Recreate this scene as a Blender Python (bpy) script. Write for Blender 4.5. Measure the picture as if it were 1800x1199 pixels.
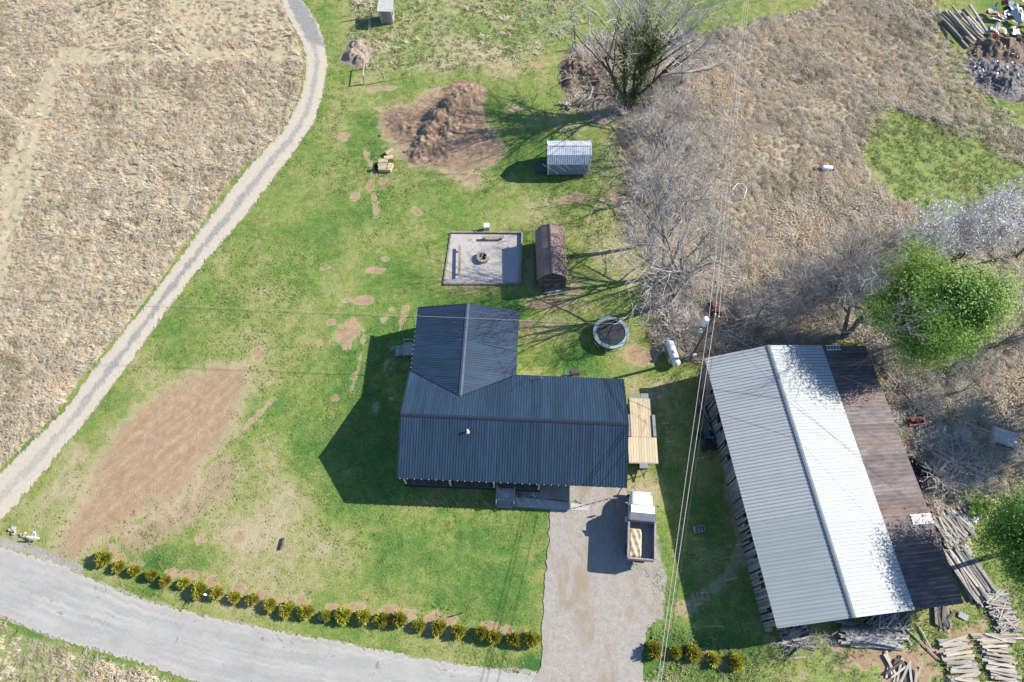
import bpy, math, random
import numpy as np
from mathutils import Vector, Matrix
R = math.radians
random.seed(7); RNG = np.random.default_rng(11)
for o in list(bpy.data.objects): bpy.data.objects.remove(o)
scene = bpy.context.scene
col = scene.collection

# ------------------------------------------------------------------ camera, sky, sun, exposure
TILT = R(26.0); FPX = 1225.0; HGT = 62.0           # drone 62 m up, tipped 26 degrees off straight down
cam = bpy.data.objects.new('camera', bpy.data.cameras.new('camera')); col.objects.link(cam)
cam.data.sensor_width = 36; cam.data.lens = FPX / 1800 * 36
cam.data.clip_start = 0.5; cam.data.clip_end = 6000
cam.location = (0, -HGT * math.tan(TILT), HGT); cam.rotation_euler = (TILT, 0, 0)
scene.camera = cam
SUN_AZ, SUN_EL = 15.0, 33.0                         # azimuth measured from +x towards +y
world = bpy.data.worlds.new('World'); scene.world = world; world.use_nodes = True
wt = world.node_tree; wt.nodes.clear()
wo = wt.nodes.new('ShaderNodeOutputWorld'); wb = wt.nodes.new('ShaderNodeBackground'); ws = wt.nodes.new('ShaderNodeTexSky')
ws.sky_type = 'NISHITA'; ws.sun_disc = False; ws.sun_elevation = R(SUN_EL); ws.sun_rotation = R(90 - SUN_AZ)
wb.inputs['Strength'].default_value = 0.105; ws.ozone_density = 6.0; ws.dust_density = 0.3
wt.links.new(ws.outputs[0], wb.inputs[0]); wt.links.new(wb.outputs[0], wo.inputs[0])
sun = bpy.data.objects.new('sun', bpy.data.lights.new('sun', 'SUN')); col.objects.link(sun)
sun.data.energy = 5.0; sun.data.angle = R(0.5); sun.data.color = (1.0, 0.94, 0.83)
sv = Vector((math.cos(R(SUN_EL)) * math.cos(R(SUN_AZ)), math.cos(R(SUN_EL)) * math.sin(R(SUN_AZ)), math.sin(R(SUN_EL))))
sun.rotation_euler = sv.to_track_quat('Z', 'Y').to_euler(); sun.location = sv * 80
scene.view_settings.view_transform = 'Standard'; scene.view_settings.look = 'None'
scene.view_settings.gamma = 1.0; scene.view_settings.exposure = 0.98
scene.render.engine = 'CYCLES'
scene.cycles.max_bounces = 6

# ------------------------------------------------------------------ survey: photo point -> place on the level z
_c, _s = math.cos(TILT), math.sin(TILT)
def G(px, py, z=0.0):
    dx = px - 900; u = 599.5 - py
    d = (dx, u * _c + FPX * _s, u * _s - FPX * _c)
    t = (z - HGT) / d[2]
    return Vector((t * d[0], -HGT * math.tan(TILT) + t * d[1], z))
def rot2(v, a): return Vector((v[0] * math.cos(a) - v[1] * math.sin(a), v[0] * math.sin(a) + v[1] * math.cos(a), v[2] if len(v) > 2 else 0))

# ------------------------------------------------------------------ materials
def nd(t, typ, **kw):
    n = t.nodes.new(typ)
    for k, v in kw.items(): setattr(n, k, v)
    return n
def ramp(t, fac, stops):
    r = nd(t, 'ShaderNodeValToRGB'); e = r.color_ramp.elements
    while len(e) < len(stops): e.new(0.5)
    for i, (p, c) in enumerate(stops): e[i].position = p; e[i].color = (c[0], c[1], c[2], 1)
    t.links.new(fac, r.inputs[0]); return r.outputs[0]
def noise(t, vec, scale, detail=4, rough=0.6, dist=0.0):
    n = nd(t, 'ShaderNodeTexNoise'); n.inputs['Scale'].default_value = scale; n.inputs['Detail'].default_value = detail
    n.inputs['Roughness'].default_value = rough; n.inputs['Distortion'].default_value = dist
    t.links.new(vec, n.inputs['Vector']); return n.outputs[0]
def math_(t, op, a, b=None, clamp=False):
    n = nd(t, 'ShaderNodeMath', operation=op, use_clamp=clamp)
    for i, v in enumerate((a, b)):
        if v is None: continue
        if isinstance(v, (int, float)): n.inputs[i].default_value = v
        else: t.links.new(v, n.inputs[i])
    return n.outputs[0]
def mix(t, fac, a, b, mode='MIX'):
    n = nd(t, 'ShaderNodeMix', data_type='RGBA', blend_type=mode)
    for k, v in ((0, fac), (6, a), (7, b)):
        if isinstance(v, (int, float)): n.inputs[k].default_value = v
        elif isinstance(v, tuple): n.inputs[k].default_value = (v[0], v[1], v[2], 1)
        else: t.links.new(v, n.inputs[k])
    return n.outputs[2]
def sstep(t, x, lo, hi):
    n = nd(t, 'ShaderNodeMapRange', interpolation_type='SMOOTHSTEP'); n.inputs[1].default_value = lo; n.inputs[2].default_value = hi
    t.links.new(x, n.inputs[0]); return n.outputs[0]
def start(name):
    m = bpy.data.materials.new(name); m.use_nodes = True; t = m.node_tree; t.nodes.clear()
    out = nd(t, 'ShaderNodeOutputMaterial'); b = nd(t, 'ShaderNodeBsdfPrincipled'); t.links.new(b.outputs[0], out.inputs[0])
    return m, t, b
MATS = {}
def mat(name, cols, scale=3.0, rough=0.8, metal=0.0, bump=0.0, bscale=None, rnd=0.0, stretch=(1, 1, 1), detail=5, spec=0.4, coat=0.0, instloc=0.0, transl=0.0):
    m, t, b = start(name); MATS[name] = m
    tc = nd(t, 'ShaderNodeTexCoord'); vec = tc.outputs['Object']
    oi = nd(t, 'ShaderNodeObjectInfo')
    mp = nd(t, 'ShaderNodeMapping'); mp.inputs['Scale'].default_value = stretch; t.links.new(vec, mp.inputs[0])
    # shift the grain per object so copies differ
    ad = nd(t, 'ShaderNodeVectorMath', operation='ADD'); sc = math_(t, 'MULTIPLY', oi.outputs['Random'], 57.0)
    t.links.new(mp.outputs[0], ad.inputs[0]); t.links.new(sc, ad.inputs[1]); vec = ad.outputs[0]
    if len(cols) == 1: c0 = cols[0]; cols = [tuple(x * 0.85 for x in c0), tuple(min(1, x * 1.12) for x in c0)]
    f = noise(t, vec, scale, detail)
    if instloc:
        f2 = noise(t, oi.outputs['Location'], instloc, 6, .7)
        f = math_(t, 'ADD', math_(t, 'ADD', math_(t, 'MULTIPLY', f2, 1.35), -.33), math_(t, 'MULTIPLY', oi.outputs['Random'], 0.34))
    n = len(cols)
    c = ramp(t, f, [(0.28 + 0.44 * i / (n - 1), cols[i]) for i in range(n)])
    if rnd:
        v = math_(t, 'ADD', math_(t, 'MULTIPLY', oi.outputs['Random'], 2 * rnd), 1 - rnd)
        h = nd(t, 'ShaderNodeHueSaturation'); t.links.new(v, h.inputs['Value']); t.links.new(c, h.inputs['Color']); c = h.outputs[0]
    t.links.new(c, b.inputs['Base Color'])
    b.inputs['Roughness'].default_value = rough; b.inputs['Metallic'].default_value = metal
    b.inputs['Specular IOR Level'].default_value = spec; b.inputs['Coat Weight'].default_value = coat
    if bump:
        bp = nd(t, 'ShaderNodeBump'); bp.inputs['Strength'].default_value = bump; bp.inputs['Distance'].default_value = 0.03
        t.links.new(noise(t, vec, bscale or scale * 4, 4), bp.inputs['Height']); t.links.new(bp.outputs[0], b.inputs['Normal'])
    if transl:
        out = [x for x in t.nodes if x.type == 'OUTPUT_MATERIAL'][0]
        tr = nd(t, 'ShaderNodeBsdfTranslucent'); t.links.new(c, tr.inputs[0]); mx = nd(t, 'ShaderNodeMixShader'); mx.inputs[0].default_value = transl
        t.links.new(b.outputs[0], mx.inputs[1]); t.links.new(tr.outputs[0], mx.inputs[2]); t.links.new(mx.outputs[0], out.inputs[0])
    return m
mat('charcoal_metal', [(0.019, 0.038, 0.066), (0.026, 0.050, 0.084), (0.035, 0.063, 0.100)], 1.3, 0.40, 0.15, rnd=0.13, spec=0.5, stretch=(3, .35, 1))
mat('charcoal_trim', [(0.022, 0.030, 0.045)], 2, 0.45, 0.2)
mat('bright_flashing', [(0.42, 0.46, 0.50)], 2, 0.4, 0.3)
mat('white_metal', [(0.34, 0.37, 0.38), (0.38, 0.40, 0.405)], 0.5, 0.6, 0.0, rnd=0.03, spec=0.36)
mat('old_white_metal', [(0.285, 0.32, 0.32), (0.32, 0.355, 0.355)], 0.5, 0.75, 0.0, rnd=0.03, spec=0.1)
mat('shed_white_metal', [(0.50, 0.53, 0.57)], 0.5, 0.45, 0.1, rnd=0.02)
mat('shed_blue_siding', [(0.17, 0.23, 0.29)], 1.0, 0.6)
mat('rusty_metal', [(0.07, 0.05, 0.052), (0.122, 0.098, 0.103), (0.185, 0.158, 0.168)], 1.6, 0.75, 0.0, rnd=0.22, stretch=(1.4, .5, 1))
mat('rusty_dark', [(0.055, 0.04, 0.045), (0.10, 0.076, 0.08), (0.155, 0.125, 0.13)], 1.6, 0.7, 0.0, rnd=0.2, stretch=(1.4, .5, 1))
mat('rusty_red', [(0.10, 0.055, 0.05), (0.15, 0.10, 0.095), (0.185, 0.145, 0.145)], 1.6, 0.75, 0.0, rnd=0.2, stretch=(1.4, .5, 1))
mat('pale_patch_metal', [(0.30, 0.20, 0.17), (0.42, 0.42, 0.42), (0.48, 0.48, 0.48)], 1.5, 0.6)
mat('brown_metal', [(0.17, 0.11, 0.10), (0.235, 0.165, 0.15)], 1.2, 0.6, 0.0, bump=0.1)
mat('brown_siding', [(0.055, 0.052, 0.045), (0.085, 0.08, 0.068)], 4, 0.8)
mat('cream_siding', [(0.55, 0.52, 0.45)], 2, 0.7)
mat('black_skirting', [(0.02, 0.02, 0.024)], 3, 0.7)
mat('old_grey_board', [(0.10, 0.092, 0.085), (0.19, 0.18, 0.17), (0.29, 0.275, 0.255)], 3, 0.9, rnd=0.28, stretch=(3, 3, .4), bump=0.3)
mat('weathered_plank', [(0.20, 0.19, 0.18), (0.33, 0.32, 0.305), (0.46, 0.45, 0.43)], 3, 0.9, rnd=0.3, stretch=(.4, 4, 4), bump=0.3)
mat('tan_plank', [(0.26, 0.21, 0.16), (0.38, 0.32, 0.26), (0.48, 0.42, 0.36)], 3, 0.9, rnd=0.25, stretch=(.4, 4, 4), bump=0.3)
mat('dark_timber', [(0.07, 0.06, 0.055), (0.13, 0.115, 0.105)], 3, 0.9, rnd=0.25, stretch=(.4, 4, 4), bump=0.3)
mat('new_plank', [(0.42, 0.34, 0.22), (0.53, 0.44, 0.31)], 2.5, 0.8, rnd=0.12, stretch=(6, .6, 6))
mat('stained_plank', [(0.24, 0.16, 0.09), (0.45, 0.36, 0.23), (0.53, 0.44, 0.31)], 1.6, 0.8, rnd=0.08, stretch=(2, .8, 2))
mat('patio_timber', [(0.20, 0.155, 0.135), (0.30, 0.245, 0.22)], 3, 0.9, rnd=0.12, bump=0.3)
mat('concrete', [(0.34, 0.335, 0.33), (0.45, 0.445, 0.43)], 1.8, 0.9, bump=0.15)
mat('stone', [(0.27, 0.23, 0.215), (0.42, 0.37, 0.35)], 5, 0.9, rnd=0.15, bump=0.3)
mat('char', [(0.012, 0.011, 0.011), (0.05, 0.045, 0.04)], 6, 0.95, bump=0.4)
mat('ash', [(0.04, 0.037, 0.037), (0.13, 0.12, 0.12), (0.34, 0.33, 0.33)], 5, 0.95, bump=0.5)
mat('white_paint', [(0.72, 0.72, 0.71)], 1.5, 0.45, spec=0.5)
mat('truck_white', [(0.74, 0.74, 0.73), (0.80, 0.80, 0.79)], 1.0, 0.3, coat=0.4)
mat('grey_steel', [(0.20, 0.21, 0.22), (0.27, 0.28, 0.29)], 2, 0.5, 0.4)
mat('dark_steel', [(0.05, 0.055, 0.06), (0.09, 0.095, 0.10)], 3, 0.5, 0.3)
mat('bed_steel', [(0.15, 0.16, 0.165), (0.25, 0.25, 0.245), (0.33, 0.31, 0.27)], 2.2, 0.55, 0.3)
mat('bed_rim', [(0.22, 0.17, 0.16), (0.34, 0.31, 0.30)], 3, 0.6)
mat('rubber', [(0.018, 0.018, 0.019)], 5, 0.85)
mat('ramp_rubber', [(0.05, 0.052, 0.06), (0.085, 0.088, 0.095)], 5, 0.85, bump=0.2)
mat('window_glass', [(0.02, 0.025, 0.03)], 2, 0.08, 0.0, spec=0.8)
mat('sand', [(0.36, 0.29, 0.19), (0.50, 0.43, 0.31)], 3, 0.95, bump=0.5, bscale=9)
mat('trampoline_mat', [(0.035, 0.037, 0.045)], 2, 0.7)
mat('trampoline_pad', [(0.20, 0.30, 0.32), (0.28, 0.38, 0.40)], 2, 0.5)
mat('galvanised', [(0.40, 0.42, 0.43)], 4, 0.4, 0.6)
mat('pole_wood', [(0.10, 0.075, 0.055), (0.17, 0.13, 0.10)], 3, 0.9, stretch=(4, 4, .5))
mat('wire_black', [(0.03, 0.03, 0.032)], 3, 0.6)
mat('wire_pale', [(0.50, 0.44, 0.42)], 3, 0.5, 0.2)
mat('red_paint', [(0.20, 0.04, 0.03), (0.30, 0.09, 0.06)], 4, 0.55)
mat('blue_plastic', [(0.10, 0.17, 0.28)], 4, 0.5)
mat('black_plastic', [(0.012, 0.012, 0.014), (0.022, 0.022, 0.025)], 4, 0.28, spec=0.6)
mat('straw', [(0.40, 0.31, 0.18), (0.55, 0.46, 0.31)], 8, 0.95, bump=0.6, bscale=30, rnd=0.1)
mat('dirt', [(0.15, 0.095, 0.06), (0.26, 0.175, 0.115), (0.37, 0.265, 0.18)], 1.6, 0.95, bump=0.7, bscale=7)
mat('rubble', [(0.07, 0.05, 0.038), (0.145, 0.105, 0.075), (0.24, 0.18, 0.125)], 2.4, 0.95, bump=0.9, bscale=9)
mat('bark_grey', [(0.13, 0.115, 0.105), (0.23, 0.21, 0.195)], 3, 0.9, stretch=(3, 3, .6))
mat('bark_dark', [(0.055, 0.046, 0.04), (0.12, 0.10, 0.088)], 3, 0.9, stretch=(3, 3, .6))
mat('bark_pale', [(0.30, 0.27, 0.24), (0.42, 0.385, 0.35)], 3, 0.9)
mat('twig', [(0.36, 0.315, 0.285), (0.50, 0.455, 0.42)], 2, 0.9)
mat('ivy', [(0.05, 0.08, 0.02), (0.14, 0.17, 0.04), (0.27, 0.27, 0.07)], 2.2, 0.6, transl=0.25)
mat('pine_green', [(0.07, 0.19, 0.03), (0.15, 0.29, 0.05), (0.27, 0.39, 0.09)], 0.7, 0.6, transl=0.4)
mat('lime_green', [(0.10, 0.21, 0.035), (0.23, 0.37, 0.065), (0.42, 0.52, 0.14)], 0.7, 0.6, transl=0.4)
mat('blossom', [(0.62, 0.59, 0.57), (0.78, 0.76, 0.73)], 2, 0.8, transl=0.2)
mat('shrub_gold', [(0.21, 0.23, 0.03), (0.36, 0.37, 0.05), (0.52, 0.48, 0.09)], 3, 0.6, transl=0.35, rnd=0.18)
mat('shrub_rust', [(0.24, 0.14, 0.03), (0.38, 0.24, 0.05)], 3, 0.7, transl=0.2, rnd=0.1)
mat('dry_grass', [(0.33, 0.265, 0.17), (0.45, 0.375, 0.265), (0.54, 0.465, 0.345), (0.59, 0.52, 0.40), (0.54, 0.395, 0.255)], 1, 0.9, instloc=0.16, transl=0.15)
mat('green_weed', [(0.125, 0.18, 0.045), (0.22, 0.265, 0.085), (0.36, 0.345, 0.165)], 1, 0.8, instloc=0.35, transl=0.25)
mat('meadow_grass', [(0.24, 0.20, 0.13), (0.37, 0.315, 0.225), (0.47, 0.41, 0.315), (0.54, 0.48, 0.39), (0.50, 0.355, 0.225)], 1, 0.9, instloc=0.13, transl=0.15)
mat('bramble', [(0.40, 0.345, 0.30), (0.52, 0.465, 0.42), (0.62, 0.57, 0.52)], 1, 0.9, instloc=0.3)
mat('lawn_blade', [(0.085, 0.175, 0.036), (0.18, 0.25, 0.065), (0.32, 0.305, 0.13)], 1, 0.8, instloc=0.12, transl=0.3)
def grime_lines(m, spacing, phase, width, colour, amt):
    t = m.node_tree; b = [n for n in t.nodes if n.type == 'BSDF_PRINCIPLED'][0]; src = b.inputs['Base Color'].links[0].from_socket
    tc = nd(t, 'ShaderNodeTexCoord'); sp_ = nd(t, 'ShaderNodeSeparateXYZ'); t.links.new(tc.outputs['Object'], sp_.inputs[0])
    fx = math_(t, 'ABSOLUTE', math_(t, 'SUBTRACT', math_(t, 'FRACT', math_(t, 'ADD', math_(t, 'DIVIDE', sp_.outputs[0], spacing), phase)), .5))
    k = math_(t, 'SUBTRACT', 1.0, sstep(t, math_(t, 'ADD', fx, math_(t, 'MULTIPLY', math_(t, 'SUBTRACT', noise(t, tc.outputs['Object'], 2.0, 4), .5), .10)), width * .4, width))
    t.links.new(mix(t, math_(t, 'MULTIPLY', k, amt), src, colour), b.inputs['Base Color'])
grime_lines(MATS['white_metal'], 23.1 / 78, .27, .12, (.10, .11, .11), .8); grime_lines(MATS['old_white_metal'], 23.1 / 78, .27, .10, (.17, .18, .17), .6)
for k_ in ('rusty_metal', 'rusty_dark', 'rusty_red'): grime_lines(MATS[k_], 23.1 / 66, .27, .14, (.03, .02, .02), .5)
SHEET = [(0.55, 0.56, 0.57), (0.30, 0.07, 0.05), (0.38, 0.44, 0.50), (0.50, 0.44, 0.38), (0.30, 0.31, 0.32)]
for i, c in enumerate(SHEET): mat('scrap_sheet_%d' % i, [tuple(x * .75 for x in c), c], 1.5, 0.5, 0.15)
# see-through netting
m, t, b = start('netting'); MATS['netting'] = m
b.inputs['Base Color'].default_value = (0.03, 0.06, 0.05, 1); b.inputs['Alpha'].default_value = 0.22; b.inputs['Roughness'].default_value = 0.9

# ------------------------------------------------------------------ mesh helpers
class MB:
    def __init__(s): s.v = []; s.f = []
    def box(s, c, d, M=None):
        i = len(s.v); x, y, z = (k / 2 for k in d)
        P = [Vector((a * x, b_ * y, e * z)) for e in (-1, 1) for b_ in (-1, 1) for a in (-1, 1)]
        if M is not None: P = [M @ p for p in P]
        s.v += [tuple(p + Vector(c)) for p in P]
        s.f += [tuple(i + k for k in q) for q in ((0, 2, 3, 1), (4, 5, 7, 6), (0, 1, 5, 4), (2, 6, 7, 3), (0, 4, 6, 2), (1, 3, 7, 5))]
        return s
    def prism(s, poly, ax0, ax1, axis='z'):
        """poly of 2-D points pushed along an axis. axis x: poly=(y,z); y: poly=(x,z); z: poly=(x,y)"""
        i = len(s.v); n = len(poly)
        for h in (ax0, ax1):
            for a, b_ in poly: s.v.append((h, a, b_) if axis == 'x' else ((a, h, b_) if axis == 'y' else (a, b_, h)))
        s.f.append(tuple(range(i, i + n))); s.f.append(tuple(range(i + 2 * n - 1, i + n - 1, -1)))
        for k in range(n): s.f.append((i + k, i + (k + 1) % n, i + n + (k + 1) % n, i + n + k))
        return s
    def tube(s, pts, rad, n=6, caps=True):
        pts = [Vector(p) for p in pts]; i0 = len(s.v)
        if not isinstance(rad, (list, tuple)): rad = [rad] * len(pts)
        ref = None
        for k, p in enumerate(pts):
            d = (pts[min(k + 1, len(pts) - 1)] - pts[max(k - 1, 0)])
            if d.length < 1e-6: d = Vector((0, 0, 1))
            d.normalize()
            if ref is None: ref = d.orthogonal().normalized()
            a = ref - d * ref.dot(d)
            a = a.normalized() if a.length > 1e-4 else d.orthogonal().normalized()
            ref = a; b_ = d.cross(a)
            for j in range(n):
                an = 2 * math.pi * j / n; q = p + (a * math.cos(an) + b_ * math.sin(an)) * rad[k]; s.v.append((q.x, q.y, q.z))
        for k in range(len(pts) - 1):
            for j in range(n):
                A = i0 + k * n + j; B = i0 + k * n + (j + 1) % n; s.f.append((A, B, B + n, A + n))
        if caps:
            s.f.append(tuple(i0 + j for j in range(n - 1, -1, -1))); e = i0 + (len(pts) - 1) * n; s.f.append(tuple(e + j for j in range(n)))
        return s
    def lathe(s, prof, n=20, c=(0, 0, 0)):
        i0 = len(s.v)
        for r, z in prof:
            for j in range(n):
                a = 2 * math.pi * j / n; s.v.append((c[0] + r * math.cos(a), c[1] + r * math.sin(a), c[2] + z))
        for k in range(len(prof) - 1):
            for j in range(n):
                A = i0 + k * n + j; B = i0 + k * n + (j + 1) % n; s.f.append((A, B, B + n, A + n))
        return s
    def mesh(s, name, m, smooth=False):
        me = bpy.data.meshes.new(name); me.from_pydata(s.v, [], s.f)
        for x in (m if isinstance(m, (list, tuple)) else [m]): me.materials.append(MATS[x])
        if smooth: me.polygons.foreach_set('use_smooth', [True] * len(me.polygons))
        me.update(); return me
    def build(s, name, m, parent=None, smooth=False, **kw): return put(name, s.mesh(name, m, smooth), parent, **kw)
def put(name, me, parent=None, loc=(0, 0, 0), rot=(0, 0, 0), M=None):
    o = bpy.data.objects.new(name, me); col.objects.link(o)
    if parent is not None: o.parent = parent
    if M is not None: o.matrix_local = M
    else: o.location = loc; o.rotation_euler = rot
    return o
def tag(o, label, cat, group=None, kind=None):
    if label: o['label'] = label
    if cat: o['category'] = cat
    if group: o['group'] = group
    if kind: o['kind'] = kind
    return o
def thing(name, label, cat, loc=(0, 0, 0), rz=0.0, group=None):
    o = bpy.data.objects.new(name, None); col.objects.link(o); o.empty_display_size = 0.3
    o.location = loc; o.rotation_euler = (0, 0, rz); return tag(o, label, cat, group)
def Rz(a): return Matrix.Rotation(a, 3, 'Z')
def Rx(a): return Matrix.Rotation(a, 3, 'X')
def Ry(a): return Matrix.Rotation(a, 3, 'Y')
def basis(O, ex, ey, ez):
    return Matrix(((ex[0], ey[0], ez[0], O[0]), (ex[1], ey[1], ez[1], O[1]), (ex[2], ey[2], ez[2], O[2]), (0, 0, 0, 1)))

# ------------------------------------------------------------------ ground: masks surveyed from the photograph
def vnoise(x, y, seed):
    r = np.random.default_rng(seed); T = r.random((256, 256))
    xi = np.floor(x).astype(int); yi = np.floor(y).astype(int); fx = x - xi; fy = y - yi
    fx = fx * fx * (3 - 2 * fx); fy = fy * fy * (3 - 2 * fy)
    a = T[xi % 256, yi % 256]; b_ = T[(xi + 1) % 256, yi % 256]; c = T[xi % 256, (yi + 1) % 256]; d = T[(xi + 1) % 256, (yi + 1) % 256]
    return (a * (1 - fx) + b_ * fx) * (1 - fy) + (c * (1 - fx) + d * fx) * fy
def fbm(x, y, seed, f=1.0, o=4):
    s = 0; a = 0.5; tot = 0
    for k in range(o): s = s + a * vnoise(x * f, y * f, seed + k); tot += a; a *= 0.55; f *= 2.1
    return s / tot
STEP = 0.16
def axis(lo, hi):
    a = np.arange(lo, hi, STEP); g = []; d = 1.0; p = 0
    while p < 2500: p += d; d *= 1.75; g.append(p)
    g = np.array(g); return np.concatenate([(lo - g)[::-1], a, a[-1] + g]), len(g), len(a)
XS, PADX, NX = axis(-70, 70); YS, PADY, NY = axis(-34, 56)
GX, GY = np.meshgrid(XS, YS, indexing='ij')
NZ1 = fbm(GX, GY, 1, 0.25, 4) - .5; NZ2 = fbm(GX, GY, 21, 1.3, 3) - .5
TRACK_IN = .06
def P2(pts): return [tuple(G(x, y)[:2]) for x, y in pts]
def sub(poly, mar):
    xs = [p[0] for p in poly]; ys = [p[1] for p in poly]
    i0, i1 = np.searchsorted(XS, min(xs) - mar), np.searchsorted(XS, max(xs) + mar)
    j0, j1 = np.searchsorted(YS, min(ys) - mar), np.searchsorted(YS, max(ys) + mar)
    return slice(i0, i1), slice(j0, j1)
def segdist(X, Y, a, b_):
    dx, dy = b_[0] - a[0], b_[1] - a[1]; L = dx * dx + dy * dy + 1e-9
    t = np.clip(((X - a[0]) * dx + (Y - a[1]) * dy) / L, 0, 1)
    return np.hypot(X - a[0] - t * dx, Y - a[1] - t * dy)
def sm(x): x = np.clip(x, 0, 1); return x * x * (3 - 2 * x)
def polymask(pts, w=0.6, amp=1.2, world_=False):
    """0..1 inside a polygon with a soft, uneven edge"""
    poly = pts if world_ else P2(pts); S = sub(poly, w + amp + .5); X, Y = GX[S], GY[S]
    d = np.full(X.shape, 1e9); ins = np.zeros(X.shape, bool); n = len(poly)
    for k in range(n):
        a, b_ = poly[k], poly[(k + 1) % n]; d = np.minimum(d, segdist(X, Y, a, b_))
        c = ((a[1] > Y) != (b_[1] > Y)); 
        with np.errstate(divide='ignore', invalid='ignore'):
            xi = (b_[0] - a[0]) * (Y - a[1]) / (b_[1] - a[1] + 1e-12) + a[0]
        ins ^= c & (X < xi)
    sd = np.where(ins, d, -d) + (NZ1[S] * 2 + NZ2[S]) * amp
    out = np.zeros(GX.shape, np.float32); out[S] = sm((sd + w) / (2 * w)); return out
def linemask(pts, hw, w=0.3, amp=0.3):
    poly = P2(pts); S = sub(poly, hw + w + amp + .5); X, Y = GX[S], GY[S]; d = np.full(X.shape, 1e9)
    for a, b_ in zip(poly[:-1], poly[1:]): d = np.minimum(d, segdist(X, Y, a, b_))
    sd = hw - d + (NZ1[S] + NZ2[S]) * amp
    out = np.zeros(GX.shape, np.float32); out[S] = sm((sd + w) / (2 * w)); return out
def blob(px, py, rx, ry, amp=1.1):
    c = G(px, py); rx /= 19.0; ry /= 18.0; S = sub([(c.x - rx * 1.8, c.y - ry * 1.8), (c.x + rx * 1.8, c.y + ry * 1.8)], .2)
    q = np.hypot((GX[S] - c.x) / rx, (GY[S] - c.y) / ry) + (NZ2[S] * 2 + NZ1[S]) * amp
    out = np.zeros(GX.shape, np.float32); out[S] = sm((1.5 - q) / 1.1); return out
mx = np.maximum
TRACK_L = [(440, -160), (470, -60), (490, 0), (505, 35), (527, 70), (537, 110), (530, 160), (500, 225), (430, 297), (352, 400), (250, 540), (160, 650), (108, 725), (30, 800), (-8, 836), (-90, 915)]
TRACK_R = [(500, -160), (515, -60), (532, 0), (560, 35), (575, 80), (578, 115), (570, 160), (555, 215), (502, 290), (442, 370), (370, 450), (300, 540), (230, 640), (162, 730), (80, 832), (0, 925), (-80, 1000)]
TRACK_L, TRACK_R0 = [tuple(np.array(a) + .07 * (np.array(b_) - np.array(a))) for a, b_ in zip(TRACK_L, TRACK_R)], TRACK_R
TRACK_R = [tuple(np.array(b_) - .07 * (np.array(b_) - np.array(a))) for a, b_ in zip(TRACK_L + TRACK_L[-1:], TRACK_R0)]
ROAD_U = [(-260, 905), (-80, 938), (0, 962), (60, 978), (130, 1003), (200, 1037), (250, 1056), (350, 1081), (450, 1104), (560, 1122), (650, 1141), (760, 1161), (850, 1175), (950, 1186), (1130, 1199), (1300, 1208), (1600, 1225), (2000, 1245)]
ROAD_D = [(-260, 1000), (-80, 1040), (0, 1080), (60, 1108), (150, 1137), (250, 1165), (330, 1194), (450, 1226), (700, 1275), (1000, 1310), (1300, 1325), (1600, 1338), (2000, 1350)]
DRIVE = [(915, 850), (1075, 845), (1099, 858), (1106, 900), (1108, 1000), (1142, 1020), (1160, 1080), (1135, 1105), (1128, 1160), (1132, 1215), (930, 1210), (953, 1168), (955, 1060), (965, 960), (968, 897), (1030, 890), (1010, 880), (915, 875)]
PATIO = [(793, 410), (918, 411), (914, 500), (780, 500)]
left_field = polymask([(-900, -400), (400, -400), (480, -100), (492, 0), (520, 60), (533, 110), (524, 170), (494, 230), (420, 300), (345, 400), (245, 540), (150, 655), (95, 732), (20, 800), (-60, 880), (-900, 1300)], .35, .4)
right_field = polymask([(1225, 60), (1400, 22), (1560, -30), (1600, 0), (1625, 90), (1640, 150), (1700, 215), (1640, 205), (1570, 190), (1525, 225), (1520, 285), (1560, 340), (1625, 375), (1560, 420), (1460, 500), (1330, 530), (1210, 560), (1155, 520), (1140, 430), (1128, 370), (1105, 310), (1120, 220), (1190, 130)], .5, 1.2)
thicket = polymask([(1000, 85), (1060, 60), (1230, 60), (1190, 160), (1150, 240), (1160, 400), (1230, 520), (1340, 520), (1480, 480), (1620, 400), (1800, 360), (2100, 420), (2100, 760), (1800, 860), (1740, 880), (1640, 860), (1590, 700), (1510, 595), (1230, 640), (1140, 600), (1130, 440), (1090, 330), (1080, 230), (1010, 190)], .6, 1.4)
leafy = polymask([(1510, 600), (1600, 590), (1800, 560), (2100, 560), (2100, 900), (1790, 870), (1700, 890), (1690, 960), (1640, 900), (1600, 800), (1545, 680)], .8, 1.5)
verge_bl = polymask([(-300, 1020), (-80, 1060), (0, 1092), (60, 1118), (150, 1148), (250, 1176), (330, 1205), (450, 1240), (450, 1400), (-400, 1400)], .3, .3)
top_pasture = polymask([(610, -200), (620, 60), (640, 120), (700, 125), (850, 118), (960, 85), (1030, 40), (1040, -200)], .8, .8)
right_green = polymask([(1565, 195), (1640, 205), (1705, 235), (1800, 280), (2000, 340), (2000, 420), (1800, 350), (1720, 372), (1625, 375), (1560, 335), (1522, 280), (1528, 225)], .5, .8)
corner_br = polymask([(1420, 1105), (1500, 1140), (1600, 1100), (1700, 1060), (1800, 1000), (2100, 960), (2100, 1500), (1420, 1500)], .7, 1.4)
short_strip = mx(polymask([(100, 78), (300, 85), (530, 78), (528, 106), (300, 108), (115, 116), (60, 330), (25, 420), (0, 560), (-30, 560), (10, 300), (50, 190)], .5, .6),
                 mx(linemask([(235, 150), (238, 240), (228, 400), (130, 570)], .12, .15), 0))
short_strip = mx(short_strip, .75 * polymask([(95, -200), (480, -200), (492, 0), (528, 78), (300, 85), (120, 78)], 1, 1.5))
paths = mx(linemask([(1255, 55), (1268, 85), (1300, 130), (1340, 185), (1372, 235), (1440, 330), (1480, 360)], .14, .2), .7 * linemask([(236, 150), (239, 240), (229, 400), (130, 570)], .1, .15))
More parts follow.
